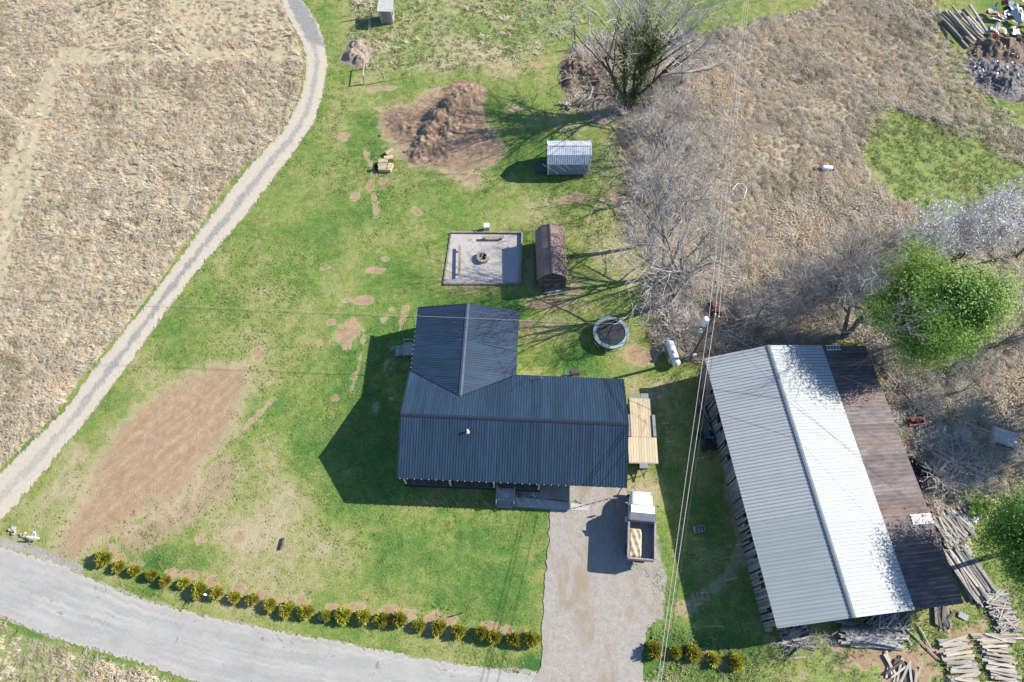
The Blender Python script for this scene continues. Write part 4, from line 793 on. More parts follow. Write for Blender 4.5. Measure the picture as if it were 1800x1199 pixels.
for s_ in (-1, 1): MB().tube([(s_ * .5, -Ld, .6), (0, -Ld - 1.15, .55)], .05, 4).build('tongue_arm', 'dark_steel', tl)
MB().box((0, -Ld - .3, .75), (.75, .42, .35)).build('toolbox', 'grey_steel', tl); MB().tube([(0, -Ld - .95, .02), (0, -Ld - .95, .95)], .04, 8).build('jack', 'dark_steel', tl); MB().box((0, -Ld - 1.2, .56), (.12, .25, .1)).build('coupler', 'dark_steel', tl)

# ------------------------------------------------------------------ trees
def tube_fast(mb, pts, rad, n): mb.tube(pts, rad, n, False)
def grow(big, fine, tips, p, d, L, r_, lev, maxlev, rnd, spread, up, kids):
    n = 5 if lev < 2 else (4 if lev < 4 else 3); pts = [p.copy()]; q = p.copy(); dd = d.copy()
    for k in range(n - 1):
        dd = (dd + Vector((rnd.gauss(0, .13), rnd.gauss(0, .13), rnd.gauss(0, .10) + up * .09))).normalized(); q = q + dd * (L / (n - 1)); pts.append(q.copy())
    rad = [r_ * (1 - .55 * k / (n - 1)) for k in range(n)]
    if lev < 2: tube_fast(big, pts, rad, 7 if lev == 0 else 5)
    else: tube_fast(fine, pts, [max(x, .011) for x in rad], 3)
    if lev >= maxlev: tips.append(pts[-1]); return
    for k in range(kids[min(lev, len(kids) - 1)]):
        u = rnd.uniform(.35, 1.0) if lev else rnd.uniform(.45, 1.0); i = min(int(u * (n - 1)), n - 2); fr = u * (n - 1) - i; bp_ = pts[i].lerp(pts[i + 1], fr)
        ax = dd.orthogonal().normalized(); ax.rotate(Matrix.Rotation(rnd.uniform(0, 6.283), 3, dd)); nd_ = dd.copy(); nd_.rotate(Matrix.Rotation(R(rnd.uniform(22, 58)) * spread, 3, ax))
        grow(big, fine, tips, bp_, nd_, L * rnd.uniform(.5, .78), r_ * (1 - .55 * u) * rnd.uniform(.5, .72), lev + 1, maxlev, rnd, spread, up, kids)
def bare_tree(name, label, base, stems, maxlev, seed, bark='bark_grey', twigm='twig', spread=1.0, up=.7, kids=(5, 5, 4, 3), group=None, blossom=0, ivy=0, cat='tree', rz=0):
    rnd = random.Random(seed); big, fine, tips = MB(), MB(), []
    for (dx, dy, L, r_) in stems: grow(big, fine, tips, Vector((dx * .4, dy * .4, -.1)), Vector((dx, dy, 1)).normalized(), L, r_, 0, maxlev, rnd, spread, up, kids)
    o = thing(name, label, cat, base, rz, group); big.build('trunk', bark, o, smooth=True); cr_ = fine.build('crown', twigm, o)
    def leaves(P, sz, m_, nm, jit):
        mb = MB()
        for p in P:
            c = Vector(p) + Vector((rnd.gauss(0, jit), rnd.gauss(0, jit), rnd.gauss(0, jit))); a = Vector((rnd.gauss(0, 1), rnd.gauss(0, 1), rnd.gauss(0, 1))).normalized(); b_ = a.orthogonal().normalized(); s_ = sz * rnd.uniform(.6, 1.3); i = len(mb.v)
            for x, y in ((-1, 0), (0, -.6), (1, 0), (0, .6)): mb.v.append(tuple(c + a * x * s_ + b_ * y * s_))
            mb.f.append((i, i + 1, i + 2, i + 3))
        mb.build(nm, m_, o)
    if blossom: leaves([tips[rnd.randrange(len(tips))] for _ in range(blossom)], .10, 'blossom', 'blossom', .16)
    if ivy:
        V = [Vector(v) for v in big.v if 1.0 < v[2] < 11.0 and abs(v[0]) < 2.4]; leaves([rnd.choice(V) for _ in range(ivy)], .13, 'ivy', 'ivy', .33)
    return o
def copy_tree(o, loc, rz, sc, label):
    c = o.copy(); col.objects.link(c); c.location = loc; c.rotation_euler = (0, 0, rz); c.scale = (sc, sc, sc * 1.0); c['label'] = label
    for ch in o.children: k = ch.copy(); col.objects.link(k); k.parent = c
    return c
GT = 'bare trees along the field edge'
bare_tree('ivy_tree', 'tall bare tree with ivy-covered trunk standing beside the brush pile', G(1102, 192), [(-.12, .0, 9.4, .27), (.06, .05, 10.0, .3), (.26, .05, 9.4, .24), (-.24, .08, 8.4, .2), (.42, -.02, 9.0, .24), (.0, -.1, 9.0, .22), (.16, .1, 9.2, .2)], 4, 5, 'bark_dark', 'twig', .8, .8, (5, 4, 4, 3), GT, ivy=7500)
tA = bare_tree('bare_tree', 'bare tree nearest the trampoline at the edge of the lawn', G(1172, 541), [(.03, .1, 8.6, .27), (.16, .02, 6.5, .15)], 4, 15, 'bark_grey', 'twig', 1.0, .6, (6, 5, 4, 3), GT)
tB = bare_tree('bare_tree', 'bare grey tree on the lawn edge level with the brown shed front', G(1166, 480), [(-.06, .06, 8.8, .24), (.16, .1, 8.2, .2), (.0, -.08, 7, .16)], 4, 27, 'bark_grey', 'bark_pale', 1.05, .6, (5, 5, 4, 3), GT)
tC = bare_tree('bare_tree', 'bare tree on the lawn edge level with the gravel patio', G(1132, 432), [(.02, .1, 7.6, .18), (.18, -.04, 7.0, .15)], 4, 31, 'bark_grey', 'bark_pale', 1.0, .6, (5, 5, 4, 3), GT)
bare_tree('bare_tree', 'twin-trunked bare tree at the back corner of the barn', G(1483, 592), [(-.12, .10, 6.2, .24), (.02, .08, 6.6, .26)], 4, 44, 'bark_grey', 'twig', .95, .7, (5, 5, 4, 3), GT)
bl = bare_tree('blossom_tree', 'pale blossoming tree just above the bright green tree', G(1585, 486), [(.05, .05, 4.6, .13), (-.15, .1, 4.2, .1), (.2, 0, 4.2, .1)], 4, 52, 'bark_dark', 'twig', .8, 1.0, (5, 5, 4, 3), 'blossoming trees', blossom=4500)
bl2 = bare_tree('blossom_tree', 'white blossoming tree at the right edge below the green patch', G(1672, 462), [(.1, .05, 4.8, .14), (-.12, .1, 4.4, .1), (.25, .1, 4.4, .1)], 4, 58, 'bark_dark', 'twig', .75, 1.0, (5, 5, 4, 3), 'blossoming trees', blossom=9000)
for px, py, sc, rz, src, lab in [(1400, 548, .55, 1.0, tB, 'leftmost small bare tree in the thicket behind the barn'), (1330, 560, .42, 2.0, tA, 'low bare sapling at the thicket edge left of the barn roof peak'), (1448, 530, .6, 3.0, tA, 'small bare tree in the middle of the thicket behind the barn'), (1468, 505, .6, .5, tB, 'bare tree in the thicket left of the bright green tree'),
                             (1500, 480, .55, 4.2, tB, 'small bare tree on the upper edge of the thicket behind the barn'), (1150, 345, .6, 4.0, tA, 'bare sapling in the scrub above the lawn-edge trees'), (1150, 285, .62, 5.0, tB, 'bare sapling in the scrub level with the white shed'), (1165, 235, .5, 2.2, tA, 'bare sapling in the scrub just below the ivy tree'), (1195, 150, .5, 1.2, tB, 'bare sapling in the scrub right of the ivy tree'),
                             (1215, 480, .62, 2.6, tB, 'bare sapling between the lawn-edge trees and the power lines'), (1750, 610, .5, 3.3, tB, 'small bare tree in the leaf litter right of the green tree'), (1690, 690, .35, .3, tA, 'bare sapling in the shaded litter below the green tree'), (1790, 450, .7, 1.3, tA, 'bare tree at the right edge beside the white blossom'),
                             (1910, 570, .9, 2.3, tC, 'tall bare tree beyond the right edge, casting long shadows'), (1905, 745, .7, .7, tC, 'tall bare tree out of frame beside the truck bed cap')]:
    copy_tree(src, G(px, py), rz, sc, lab)
bare_tree('thorn_bush', 'pale leafless bush spreading at the front corner of the barn', G(1402, 1132), [(-.5, .2, 1.7, .05), (.4, .3, 1.9, .05), (.1, -.3, 1.5, .045), (-.2, .6, 1.8, .05), (.7, -.1, 1.6, .04), (-.8, -.2, 1.5, .04)], 3, 71, 'bark_pale', 'bark_pale', 1.2, .1, (4, 4, 3), None, cat='bush')
bare_tree('dead_shrub', 'tangled dead grey shrub beside the rusty lean-to roof', G(1620, 690), [(-.5, .2, 1.7, .05), (.4, .3, 1.9, .05), (.1, -.3, 1.5, .045), (-.2, -.6, 1.8, .05), (.7, -.1, 1.6, .04)], 3, 77, 'bark_pale', 'twig', 1.3, .1, (4, 4, 3), None, cat='bush')
def leafy_tree(name, label, base, ctr, rad, nclump, m_, seed, leaf=.22, per=60, gap=.15, trunk_r=.22):
    rnd = random.Random(seed); o = thing(name, label, 'tree', base); mb = MB(); ctr, rad = Vector(ctr), Vector(rad); V, F = [], []; limbs = MB()
    limbs.tube([(0, 0, -.2), (.1, 0, ctr.z * .6), (0, .1, ctr.z + rad.z * .7)], [trunk_r, trunk_r * .75, .04], 8)
    for k in range(nclump):
        while True:
            v = Vector((rnd.uniform(-1, 1), rnd.uniform(-1, 1), rnd.uniform(-1, 1)))
            if .25 < v.length < 1: break
        v = v * (1.0 if v.length > .6 or rnd.random() < .5 else .6 / v.length); lump = .78 + .42 * math.sin(v.x * 4 + seed) * math.cos(v.y * 3.7 - seed) + .22 * math.sin(v.z * 7 + v.x * 5)
        c = ctr + Vector((v.x * rad.x, v.y * rad.y, v.z * rad.z)) * lump
        if k % 6 == 0: h0 = max(ctr.z * .35, c.z - 1.6); limbs.tube([(0, 0, h0), Vector((0, 0, h0)).lerp(c, .55) + Vector((0, 0, .25)), c], [.07, .045, .015], 4, False)
        out = (c - Vector((0, 0, c.z - .6))).normalized(); cr_ = rnd.uniform(.45, .85) * min(rad) / 3.4
        for j in range(per):
            q = c + Vector((rnd.gauss(0, cr_), rnd.gauss(0, cr_), rnd.gauss(0, cr_ * .6))); nn = ((c - ctr).normalized() + Vector((rnd.gauss(0, .55), rnd.gauss(0, .55), .55 + rnd.gauss(0, .4)))).normalized(); a = nn.orthogonal(); a.rotate(Matrix.Rotation(rnd.uniform(0, 6.28), 3, nn)); a.normalize(); b_ = nn.cross(a); s_ = leaf * rnd.uniform(.6, 1.3); i = len(mb.v)
            for x, y in ((-.5, 0), (0, -.3), (.7, 0), (0, .3)): mb.v.append(tuple(q + a * x * s_ + b_ * y * s_))
            mb.f.append((i, i + 1, i + 2, i + 3))
    limbs.build('trunk', 'bark_dark', o, smooth=True); mb.build('crown', m_, o); return o
cc = G(1655, 540, 8.0); leafy_tree('evergreen_tree', 'big bright green evergreen tree above the rusty lean-to', (cc.x, cc.y, 0), (0, 0, 8.0), (4.9, 4.4, 3.9), 640, 'lime_green', 3, .20, 215)
cc = G(1832, 955, 7.6); leafy_tree('evergreen_tree', 'green evergreen tree half out of frame beside the lumber piles', (cc.x, cc.y, 0), (0, 0, 7.6), (3.4, 3.6, 3.0), 330, 'pine_green', 9, .17, 150)
cc = G(1900, 728); leafy_tree('evergreen_tree', 'tall evergreen out of frame shading the junk behind the barn', (cc.x, cc.y, 0), (0, 0, 8.4), (3.0, 5.2, 3.2), 190, 'pine_green', 14, .34, 50)
cc = G(1705, 905, .7); leafy_tree('elder_bush', 'low leafy green bush between the evergreen and the rusty roof', (cc.x + 1.2, cc.y + .8, 0), (0, 0, .7), (1.8, 1.4, .7), 60, 'lime_green', 19, .16, 40, trunk_r=.05)

# ---------------------------------------------------------------- clipped golden shrubs along the road
def shrub_mesh(seed):
    rnd = random.Random(seed); V, F, mi = [], [], []
    for k in range(900):
        u = rnd.uniform(-.15, 1); a = rnd.uniform(0, 6.283); el = math.asin(max(-1, min(1, u))); d = Vector((math.cos(el) * math.cos(a), math.cos(el) * math.sin(a), math.sin(el)))
        r0 = rnd.uniform(.15, .5); L = rnd.uniform(.15, .28) * (1 + .15 * math.sin(3 * a + seed)); side = d.orthogonal(); side.rotate(Matrix.Rotation(rnd.uniform(0, 6.28), 3, d)); side.normalize(); w = rnd.uniform(.025, .05)
        p0 = Vector((0, 0, .28)) + d * r0; p1 = p0 + (d + Vector((rnd.gauss(0, .25), rnd.gauss(0, .25), .25))).normalized() * L * .6; p2 = p1 + (d + Vector((0, 0, .35))).normalized() * L * .5; i = len(V)
        for p, ww in ((p0, w * .5), (p1, w * 1.2), (p2, w * .2)): V += [tuple(p - side * ww), tuple(p + side * ww)]
        F += [(i, i + 1, i + 3, i + 2), (i + 2, i + 3, i + 5, i + 4)]; m_ = 1 if (rnd.random() < .10 + .35 * (d.z < .1)) else 0; mi += [m_, m_]
    me = bpy.data.meshes.new('foliage'); me.from_pydata(V, [], F); me.materials.append(MATS['shrub_gold']); me.materials.append(MATS['shrub_rust']); me.polygons.foreach_set('material_index', mi); return me
SM = [shrub_mesh(k) for k in range(5)]; stem_me = MB(); 
for k in range(5): a = k * 1.257; stem_me.tube([(0, 0, -.05), (.25 * math.cos(a), .25 * math.sin(a), .45)], [.025, .012], 4)
stem_me = stem_me.mesh('stem', 'bark_dark')
ROW = [(183, 977), (210, 991), (237, 998), (267, 1006), (291, 1015), (323, 1020), (352, 1032), (381, 1037), (412, 1045), (444, 1049), (474, 1058), (503, 1067), (537, 1070), (573, 1077), (602, 1077), (638, 1079), (671, 1084), (701, 1083), (735, 1094), (769, 1098), (804, 1104), (845, 1107), (867, 1114), (903, 1119), (933, 1118)]
ROW2 = [(1147, 1138), (1184, 1141), (1216, 1143), (1251, 1154), (1290, 1158)]
ords = ['first', 'second', 'third', 'fourth', 'fifth', 'sixth', 'seventh', 'eighth', 'ninth', 'tenth', 'eleventh', 'twelfth', 'thirteenth', 'fourteenth', 'fifteenth', 'sixteenth', 'seventeenth', 'eighteenth', 'nineteenth', 'twentieth', 'twenty-first', 'twenty-second', 'twenty-third', 'twenty-fourth', 'twenty-fifth']
random.seed(5)
for i, (px, py) in enumerate(ROW + ROW2):
    lab = ('golden green shrub, %s from the left in the roadside row' % ords[i]) if i < 25 else ('golden green shrub, %s from the drive beside the shaded barn yard' % ords[i - 25])
    s = thing('golden_shrub', lab, 'shrub', G(px + 2, py + 6), random.uniform(0, 6.28), 'golden shrubs along the road'); k = random.uniform(.80, 1.10); s.scale = (k * random.uniform(.9, 1.12), k * random.uniform(.9, 1.12), k * random.uniform(.85, 1.2))
    put('foliage', SM[i % 5], s); put('stem', stem_me, s)

# ------------------------------------------------------------------ scattered ground cover (one object each)
def blades(seed, n, rad, hgt, reach, width, fan, name, m_):
    rnd = random.Random(seed); mb = MB()
    for k in range(n):
        p = Vector((rnd.uniform(-rad, rad), rnd.uniform(-rad, rad), 0)); a = rnd.gauss(0, fan); L = reach * rnd.uniform(.6, 1.3); h = hgt * rnd.uniform(.6, 1.2); d = Vector((math.cos(a), math.sin(a), 0)); s_ = Vector((-d.y, d.x, 0)); i = len(mb.v); w = width * rnd.uniform(.6, 1.3)
        for u, z, ww in ((0, 0, 1), (.3, .75, .9), (.65, 1.0, .7), (1, .6, .15)): q = p + d * L * u + Vector((0, 0, h * z)); mb.v += [tuple(q - s_ * w * ww / 2), tuple(q + s_ * w * ww / 2)]
        for j in range(3): mb.f.append((i + 2 * j, i + 2 * j + 1, i + 2 * j + 3, i + 2 * j + 2))
    o = bpy.data.objects.new(name, mb.mesh(name, m_)); return o
def scatter(name, label, prob, count, src, smin, smax, flow=None, seed=1, zoff=-.02, zs=(1, 1)):
    r = np.random.default_rng(seed); x = r.uniform(-68, 68, count); y = r.uniform(-33, 55, count); keep = r.random(count) < look(prob, x, y)
    half = (y + 30.3) / 80 * 26.5 + 42.5; keep &= np.abs(x) < half; x, y = x[keep], y[keep]; n = len(x); z = look(hz, x, y) + zoff
    ang = (vnoise(x * .35 + 50, y * .35 + 50, seed + 3) * 9.0 + r.normal(0, .7, n)) if flow else r.uniform(0, 6.283, n); sc = r.uniform(smin, smax, n) * (.75 + .5 * fbm(x + 99, y + 99, seed + 7, .5, 3)) * (.45 + 1.1 * fbm(x + 200, y + 200, seed + 17, .13, 3))
    me = bpy.data.meshes.new(name); me.vertices.add(n); me.vertices.foreach_set('co', np.stack([x, y, z], -1).astype(np.float32).ravel())
    a = me.attributes.new('turn', 'FLOAT_VECTOR', 'POINT'); a.data.foreach_set('vector', np.stack([r.normal(0, .08, n), r.normal(0, .08, n), ang], -1).astype(np.float32).ravel())
    a = me.attributes.new('size', 'FLOAT_VECTOR', 'POINT'); a.data.foreach_set('vector', np.stack([sc, sc, sc * r.uniform(zs[0], zs[1], n)], -1).astype(np.float32).ravel()); me.update()
    o = put(name, me); tag(o, label, None, kind='stuff')
    ng = bpy.data.node_groups.new(name, 'GeometryNodeTree'); ng.interface.new_socket('Geometry', in_out='INPUT', socket_type='NodeSocketGeometry'); ng.interface.new_socket('Geometry', in_out='OUTPUT', socket_type='NodeSocketGeometry')
    N = ng.nodes; gi = N.new('NodeGroupInput'); go = N.new('NodeGroupOutput'); ip = N.new('GeometryNodeInstanceOnPoints'); oi = N.new('GeometryNodeObjectInfo'); oi.inputs['Object'].default_value = src; oi.inputs['As Instance'].default_value = True
    for nm, sock in (('turn', 'Rotation'), ('size', 'Scale')):
        na = N.new('GeometryNodeInputNamedAttribute'); na.data_type = 'FLOAT_VECTOR'; na.inputs['Name'].default_value = nm; ng.links.new(na.outputs['Attribute'], ip.inputs[sock])
    ng.links.new(gi.outputs[0], ip.inputs['Points']); ng.links.new(oi.outputs['Geometry'], ip.inputs['Instance']); ng.links.new(ip.outputs[0], go.inputs[0])
    md = o.modifiers.new('scatter', 'NODES'); md.node_group = ng; return o
clear = np.clip(1 - 1.12 * mx(stones, mx(dirt, polymask(PATIO, .2, 0))), 0, 1)
barn_fp = polymask([tuple(BW(*p)[:2]) for p in ((-.2, .2), (15.9, .2), (15.9, -23.3), (-.2, -23.3))], .1, 0, True); house_fp = polymask([tuple(HW(*p)[:2]) for p in ((0.2, 0.1), (19.5, 0.1), (19.5, 9.9), (9.7, 9.9), (9.7, 16.4), (.2, 16.4))], .1, 0, True)
clear = clear * (1 - barn_fp) * (1 - house_fp)
dens = mx(left_field * .85, right_field) * (1 - .92 * short_strip) * clear
dens = mx(dens, mx(.04 * top_pasture, .5 * verge_bl) * clear); dens = mx(dens, mx(.45 * thicket, mx(.75 * leafy, .45 * rough_mix)) * clear) * (1 - .85 * paths) * (.55 + .6 * np.clip(NZ2 * 2 + .5, 0, 1))
rpart = np.clip(mx(right_field, mx(rough_mix, .8 * mx(thicket, leafy))), 0, 1)
scatter('meadow_grass', 'matted brown-grey dry grass of the meadow by the power lines', np.clip(dens * rpart, 0, 1), 210000, blades(11, 16, .22, .30, .66, .045, .6, 'meadow_tuft', 'meadow_grass'), .42, 1.1, True, 32)
scatter('dry_grass', 'matted tan dry grass of the unmown left field and verges', np.clip(dens * (1 - rpart), 0, 1), 210000, blades(1, 15, .22, .27, .62, .045, .6, 'grass_tuft', 'dry_grass'), .42, 1.05, True, 2)
scatter('green_weeds', 'tufty green weeds and spring grass', np.clip(mx(mx(mx(right_green, .45 * rough_mix), mx(.75 * corner_br, .07 * right_field)), mx(.25 * thicket, mx(.5 * top_pasture, mx(.3 * verge_bl, polymask([(1150, 1110), (1400, 1150), (1450, 1300), (1140, 1300)], .5, .8))))) * clear, 0, 1), 75000, blades(2, 13, .22, .17, .32, .05, 3, 'weed_tuft', 'green_weed'), .5, 1.15, False, 4)
lawn_p = np.clip((1 - hay) * (1 - mx(right_green, mx(litter, char_m))) * clear * (.45 + .55 * lush), 0, 1)
scatter('lawn_grass', 'short patchy lawn grass around the house', lawn_p * .7, 150000, blades(3, 9, .22, .045, .16, .035, 3, 'lawn_tuft', 'lawn_blade'), .6, 1.25, True, 6)
scatter('bramble', 'grey leafless brambles of the thicket', np.clip(mx(.9 * thicket, .35 * leafy) * clear, 0, 1) * .7, 17000, blades(5, 26, .45, .75, .95, .022, 3, 'bramble_clump', 'bramble'), .4, 1.1, False, 8)

scrub = mx(polymask([(1085, 200), (1150, 150), (1215, 120), (1200, 220), (1215, 330), (1225, 420), (1200, 470), (1150, 440), (1120, 360), (1105, 290)], .8, 1.4), mx(polymask([(1290, 545), (1360, 505), (1450, 455), (1540, 415), (1640, 370), (1790, 345), (1860, 400), (1780, 440), (1640, 440), (1560, 480), (1480, 570), (1330, 590)], .8, 1.4), .8 * polymask([(1135, 490), (1200, 470), (1240, 560), (1225, 610), (1150, 600)], .6, 1.0)))
def twigs(seed, n, name, m_):
    rnd = random.Random(seed); mb = MB()
    for k in range(n):
        a = rnd.uniform(0, 6.283); d = Vector((math.cos(a), math.sin(a), 0)); p = d * rnd.uniform(0, .25); L = rnd.uniform(.6, 1.25); out = rnd.uniform(.15, .75); q = [p, p + d * out * .35 * L + Vector((0, 0, L * .5)), p + d * out * L + Vector((rnd.gauss(0, .1), rnd.gauss(0, .1), L * rnd.uniform(.75, 1.1)))]
        mb.tube(q, [.014, .011, .006], 3, False)
        for j in range(2): e = q[1].lerp(q[2], rnd.random()); mb.tube([e, e + (d * rnd.uniform(.1, .5) + Vector((rnd.gauss(0, .3), rnd.gauss(0, .3), rnd.uniform(.1, .4)))) * .7], [.009, .005], 3, False)
    return bpy.data.objects.new(name, mb.mesh(name, m_))
scrub = mx(scrub, .45 * polymask([(1600, 650), (1680, 680), (1740, 800), (1740, 880), (1650, 870), (1610, 760)], .6, 1.0))
scatter('scrub_brush', 'dense pale leafless scrub along the field edge and behind the barn', np.clip(scrub * clear, 0, 1), 5200, twigs(6, 30, 'scrub_clump', 'bramble'), .9, 1.9, False, 12)

# ---------------------------------------------------------------- heaps
def heap(name, label, cat, bumps, m_, res=.14, seed=1, rough=.22, cut=.06):
    """bumps: (px, py, height, radius m)"""
    B = [(G(x, y), h, r_) for x, y, h, r_ in bumps]; x0 = min(b_[0].x - 2.4 * b_[2] for b_ in B); x1 = max(b_[0].x + 2.4 * b_[2] for b_ in B); y0 = min(b_[0].y - 2.4 * b_[2] for b_ in B); y1 = max(b_[0].y + 2.4 * b_[2] for b_ in B)
    xs = np.arange(x0, x1, res); ys = np.arange(y0, y1, res); X, Y = np.meshgrid(xs, ys, indexing='ij'); Z = np.zeros(X.shape)
    for c, h, r_ in B: Z = np.maximum(Z, h * np.exp(-((X - c.x) ** 2 + (Y - c.y) ** 2) / r_ ** 2)) + .25 * h * np.exp(-((X - c.x) ** 2 + (Y - c.y) ** 2) / r_ ** 2)
    Z = Z * (1 + (fbm(X, Y, seed, .9, 4) - .5) * 1.4) + (fbm(X, Y, seed + 9, 2.6, 3) - .5) * rough * np.clip(Z * 3, 0, 1) - cut
    keep = (Z[:-1, :-1] > -cut * .8) | (Z[1:, 1:] > -cut * .8); n_ = len(ys); idx = np.argwhere(keep); k = idx[:, 0] * n_ + idx[:, 1]; F = np.stack([k, k + n_, k + n_ + 1, k + 1], -1); used, inv = np.unique(F, return_inverse=True)
    V = np.stack([X, Y, Z], -1).reshape(-1, 3)[used]; c0 = V.mean(0); c0[2] = 0; me = bpy.data.meshes.new(name); me.from_pydata((V - c0).tolist(), [], inv.reshape(F.shape).tolist()); me.materials.append(MATS[m_]); me.polygons.foreach_set('use_smooth', [True] * len(me.polygons)); o = put(name, me, loc=c0); return tag(o, label, cat)
heap('dirt_pile', 'large bare brown dirt pile on the lawn near the white shed', 'dirt pile', [(815, 170, .5, 1.7), (792, 188, .75, 1.3), (770, 205, .8, 1.1), (757, 230, .75, 1.1), (745, 250, .65, 1.0), (735, 272, .5, .9), (785, 228, .45, 1.7), (805, 208, .5, 1.6), (720, 228, .25, 1.4), (830, 245, .22, 1.7), (775, 265, .3, 1.5), (705, 210, .15, 1.5)], 'dirt', .11, 4, .5)
heap('rubbish_heap', 'brown heap of rubble and dead brush under the ivy tree', 'rubble heap', [(1010, 120, .7, 1.1), (1035, 130, .9, 1.3), (1060, 120, .6, 1.3), (1005, 145, .5, 1.0), (1050, 150, .5, 1.0), (1075, 165, .4, 1.2)], 'rubble', .12, 14, .6)
heap('burn_heap', 'brown burnt earth heap below the scrap metal', 'burnt heap', [(1740, 85, .9, 1.4), (1765, 80, .8, 1.3), (1775, 95, .7, 1.1), (1715, 95, .5, .8)], 'rubble', .12, 24, .6)
heap('ash_heap', 'charred black ash heap with white debris below the scrap metal', 'ash heap', [(1725, 118, .45, 1.2), (1750, 120, .35, 1.2), (1740, 142, .7, 1.2), (1765, 152, .7, 1.3), (1785, 130, .3, 1.5)], 'ash', .1, 34, .7)
heap('straw_mound', 'mound of dead grass beside the wire fence', 'grass mound', [(628, 82, .5, 1.0), (622, 98, .6, 1.0), (634, 106, .5, .9), (638, 90, .4, .9)], 'straw', .12, 44, .5).data.materials[0] = mat('dead_grass_heap', [(.14, .10, .075), (.28, .22, .17), (.38, .31, .25)], 5, .95, bump=.9, bscale=18)

# ---------------------------------------------------------------- lumber and junk
def stack(name, label, cat, px, py, L, W, layers, ang, m_, jit=6, per=None, th=.05, wd=.17, seed=1, group=None, ljit=.35, drop=0.0):
    rnd = random.Random(seed); o = thing(name, label, cat, G(px, py), 0, group); ms_ = m_ if isinstance(m_, (list, tuple)) else [m_]; per = per or max(2, int(W / (wd * 1.15))); cache = []
    for q in range(6): cache.append(MB().box((0, 0, 0), (L * (1 - ljit * q / 5), wd * rnd.uniform(.75, 1.25), th)).mesh('plank', ms_[q % len(ms_)]))
    R2 = rot2
    for l in range(layers):
        z = .04 + l * th * 1.12; off = W * (1 - drop * l / max(1, layers))
        for k in range(per):
            y = (-.5 + (k + .5) / per) * off + rnd.gauss(0, .03); x = rnd.gauss(0, L * .05); p = R2((x, y, 0), ang)
            put('plank', rnd.choice(cache), o, loc=(p.x, p.y, z + rnd.uniform(0, .04)), rot=(rnd.gauss(0, .05), rnd.gauss(0, .02), ang + R(rnd.gauss(0, jit))))
    return o
GL = 'lumber piles around the barn'; GWP = ['weathered_plank', 'old_grey_board', 'weathered_plank', 'tan_plank']
stack('lumber_stack', 'broad pile of split grey boards at the lean-to corner by the green tree', 'lumber', 1672, 925, 2.8, 2.9, 6, R(-62), GWP, 10, None, .05, .2, 1, GL)
stack('lumber_stack', 'pile of short pale broken boards beyond the lean-to eave', 'lumber', 1705, 905, 1.5, 2.2, 5, R(-40), ['weathered_plank', 'white_paint', 'tan_plank'], 18, None, .05, .2, 2, GL)
stack('lumber_stack', 'long grey planks lying beside the lower lean-to corner', 'lumber', 1702, 1008, 4.6, 2.4, 5, R(-68), GWP, 4, None, .06, .17, 3, GL)
stack('lumber_stack', 'jumbled heap of loose grey sticks at the end of the long planks', 'lumber', 1758, 1075, 2.2, 2.8, 6, R(8), GWP, 30, None, .045, .11, 4, GL)
stack('lumber_stack', 'large stack of dark weathered planks along the barn front', 'lumber', 1532, 1118, 5.0, 1.9, 9, R(-3), ['weathered_plank', 'old_grey_board', 'dark_timber'], 3, None, .06, .2, 5, GL, .4, .5)
stack('lumber_stack', 'heap of crossed rails against the front end of the barn', 'lumber', 1560, 1092, 2.6, 2.6, 6, R(55), ['old_grey_board', 'weathered_plank'], 22, 9, .07, .13, 6, GL)
stack('lumber_stack', 'neat ladder-like stack of pale boards at the bottom edge', 'lumber', 1688, 1172, 2.6, 4.3, 4, R(4), ['tan_plank', 'weathered_plank'], 6, 13, .06, .2, 7, GL)
stack('lumber_stack', 'pinkish board stack in the bottom right corner', 'lumber', 1756, 1165, 2.6, 4.0, 4, R(-4), ['tan_plank', 'weathered_plank', 'tan_plank'], 8, 12, .06, .18, 8, GL)
stack('lumber_stack', 'small bundle of long pale boards above the corner stacks', 'lumber', 1752, 1122, 4.0, .7, 3, R(2), ['tan_plank', 'weathered_plank'], 3, 4, .06, .16, 9, GL)
stack('lumber_stack', 'scattered scrap boards on bare soil at the bottom edge', 'lumber', 1585, 1180, 2.2, 2.6, 3, R(62), ['weathered_plank', 'tan_plank', 'dark_timber'], 24, 6, .05, .17, 10, GL)
stack('lumber_stack', 'dark boards leaning under the lean-to front corner', 'lumber', 1655, 1082, 2.4, 1.4, 3, R(75), ['old_grey_board', 'dark_timber'], 14, 5, .05, .18, 11, GL)
stack('lumber_stack', 'planks lying beneath the pale thorn bush', 'lumber', 1400, 1122, 3.0, 1.6, 3, R(14), ['weathered_plank', 'old_grey_board'], 16, 6, .06, .18, 12, GL)
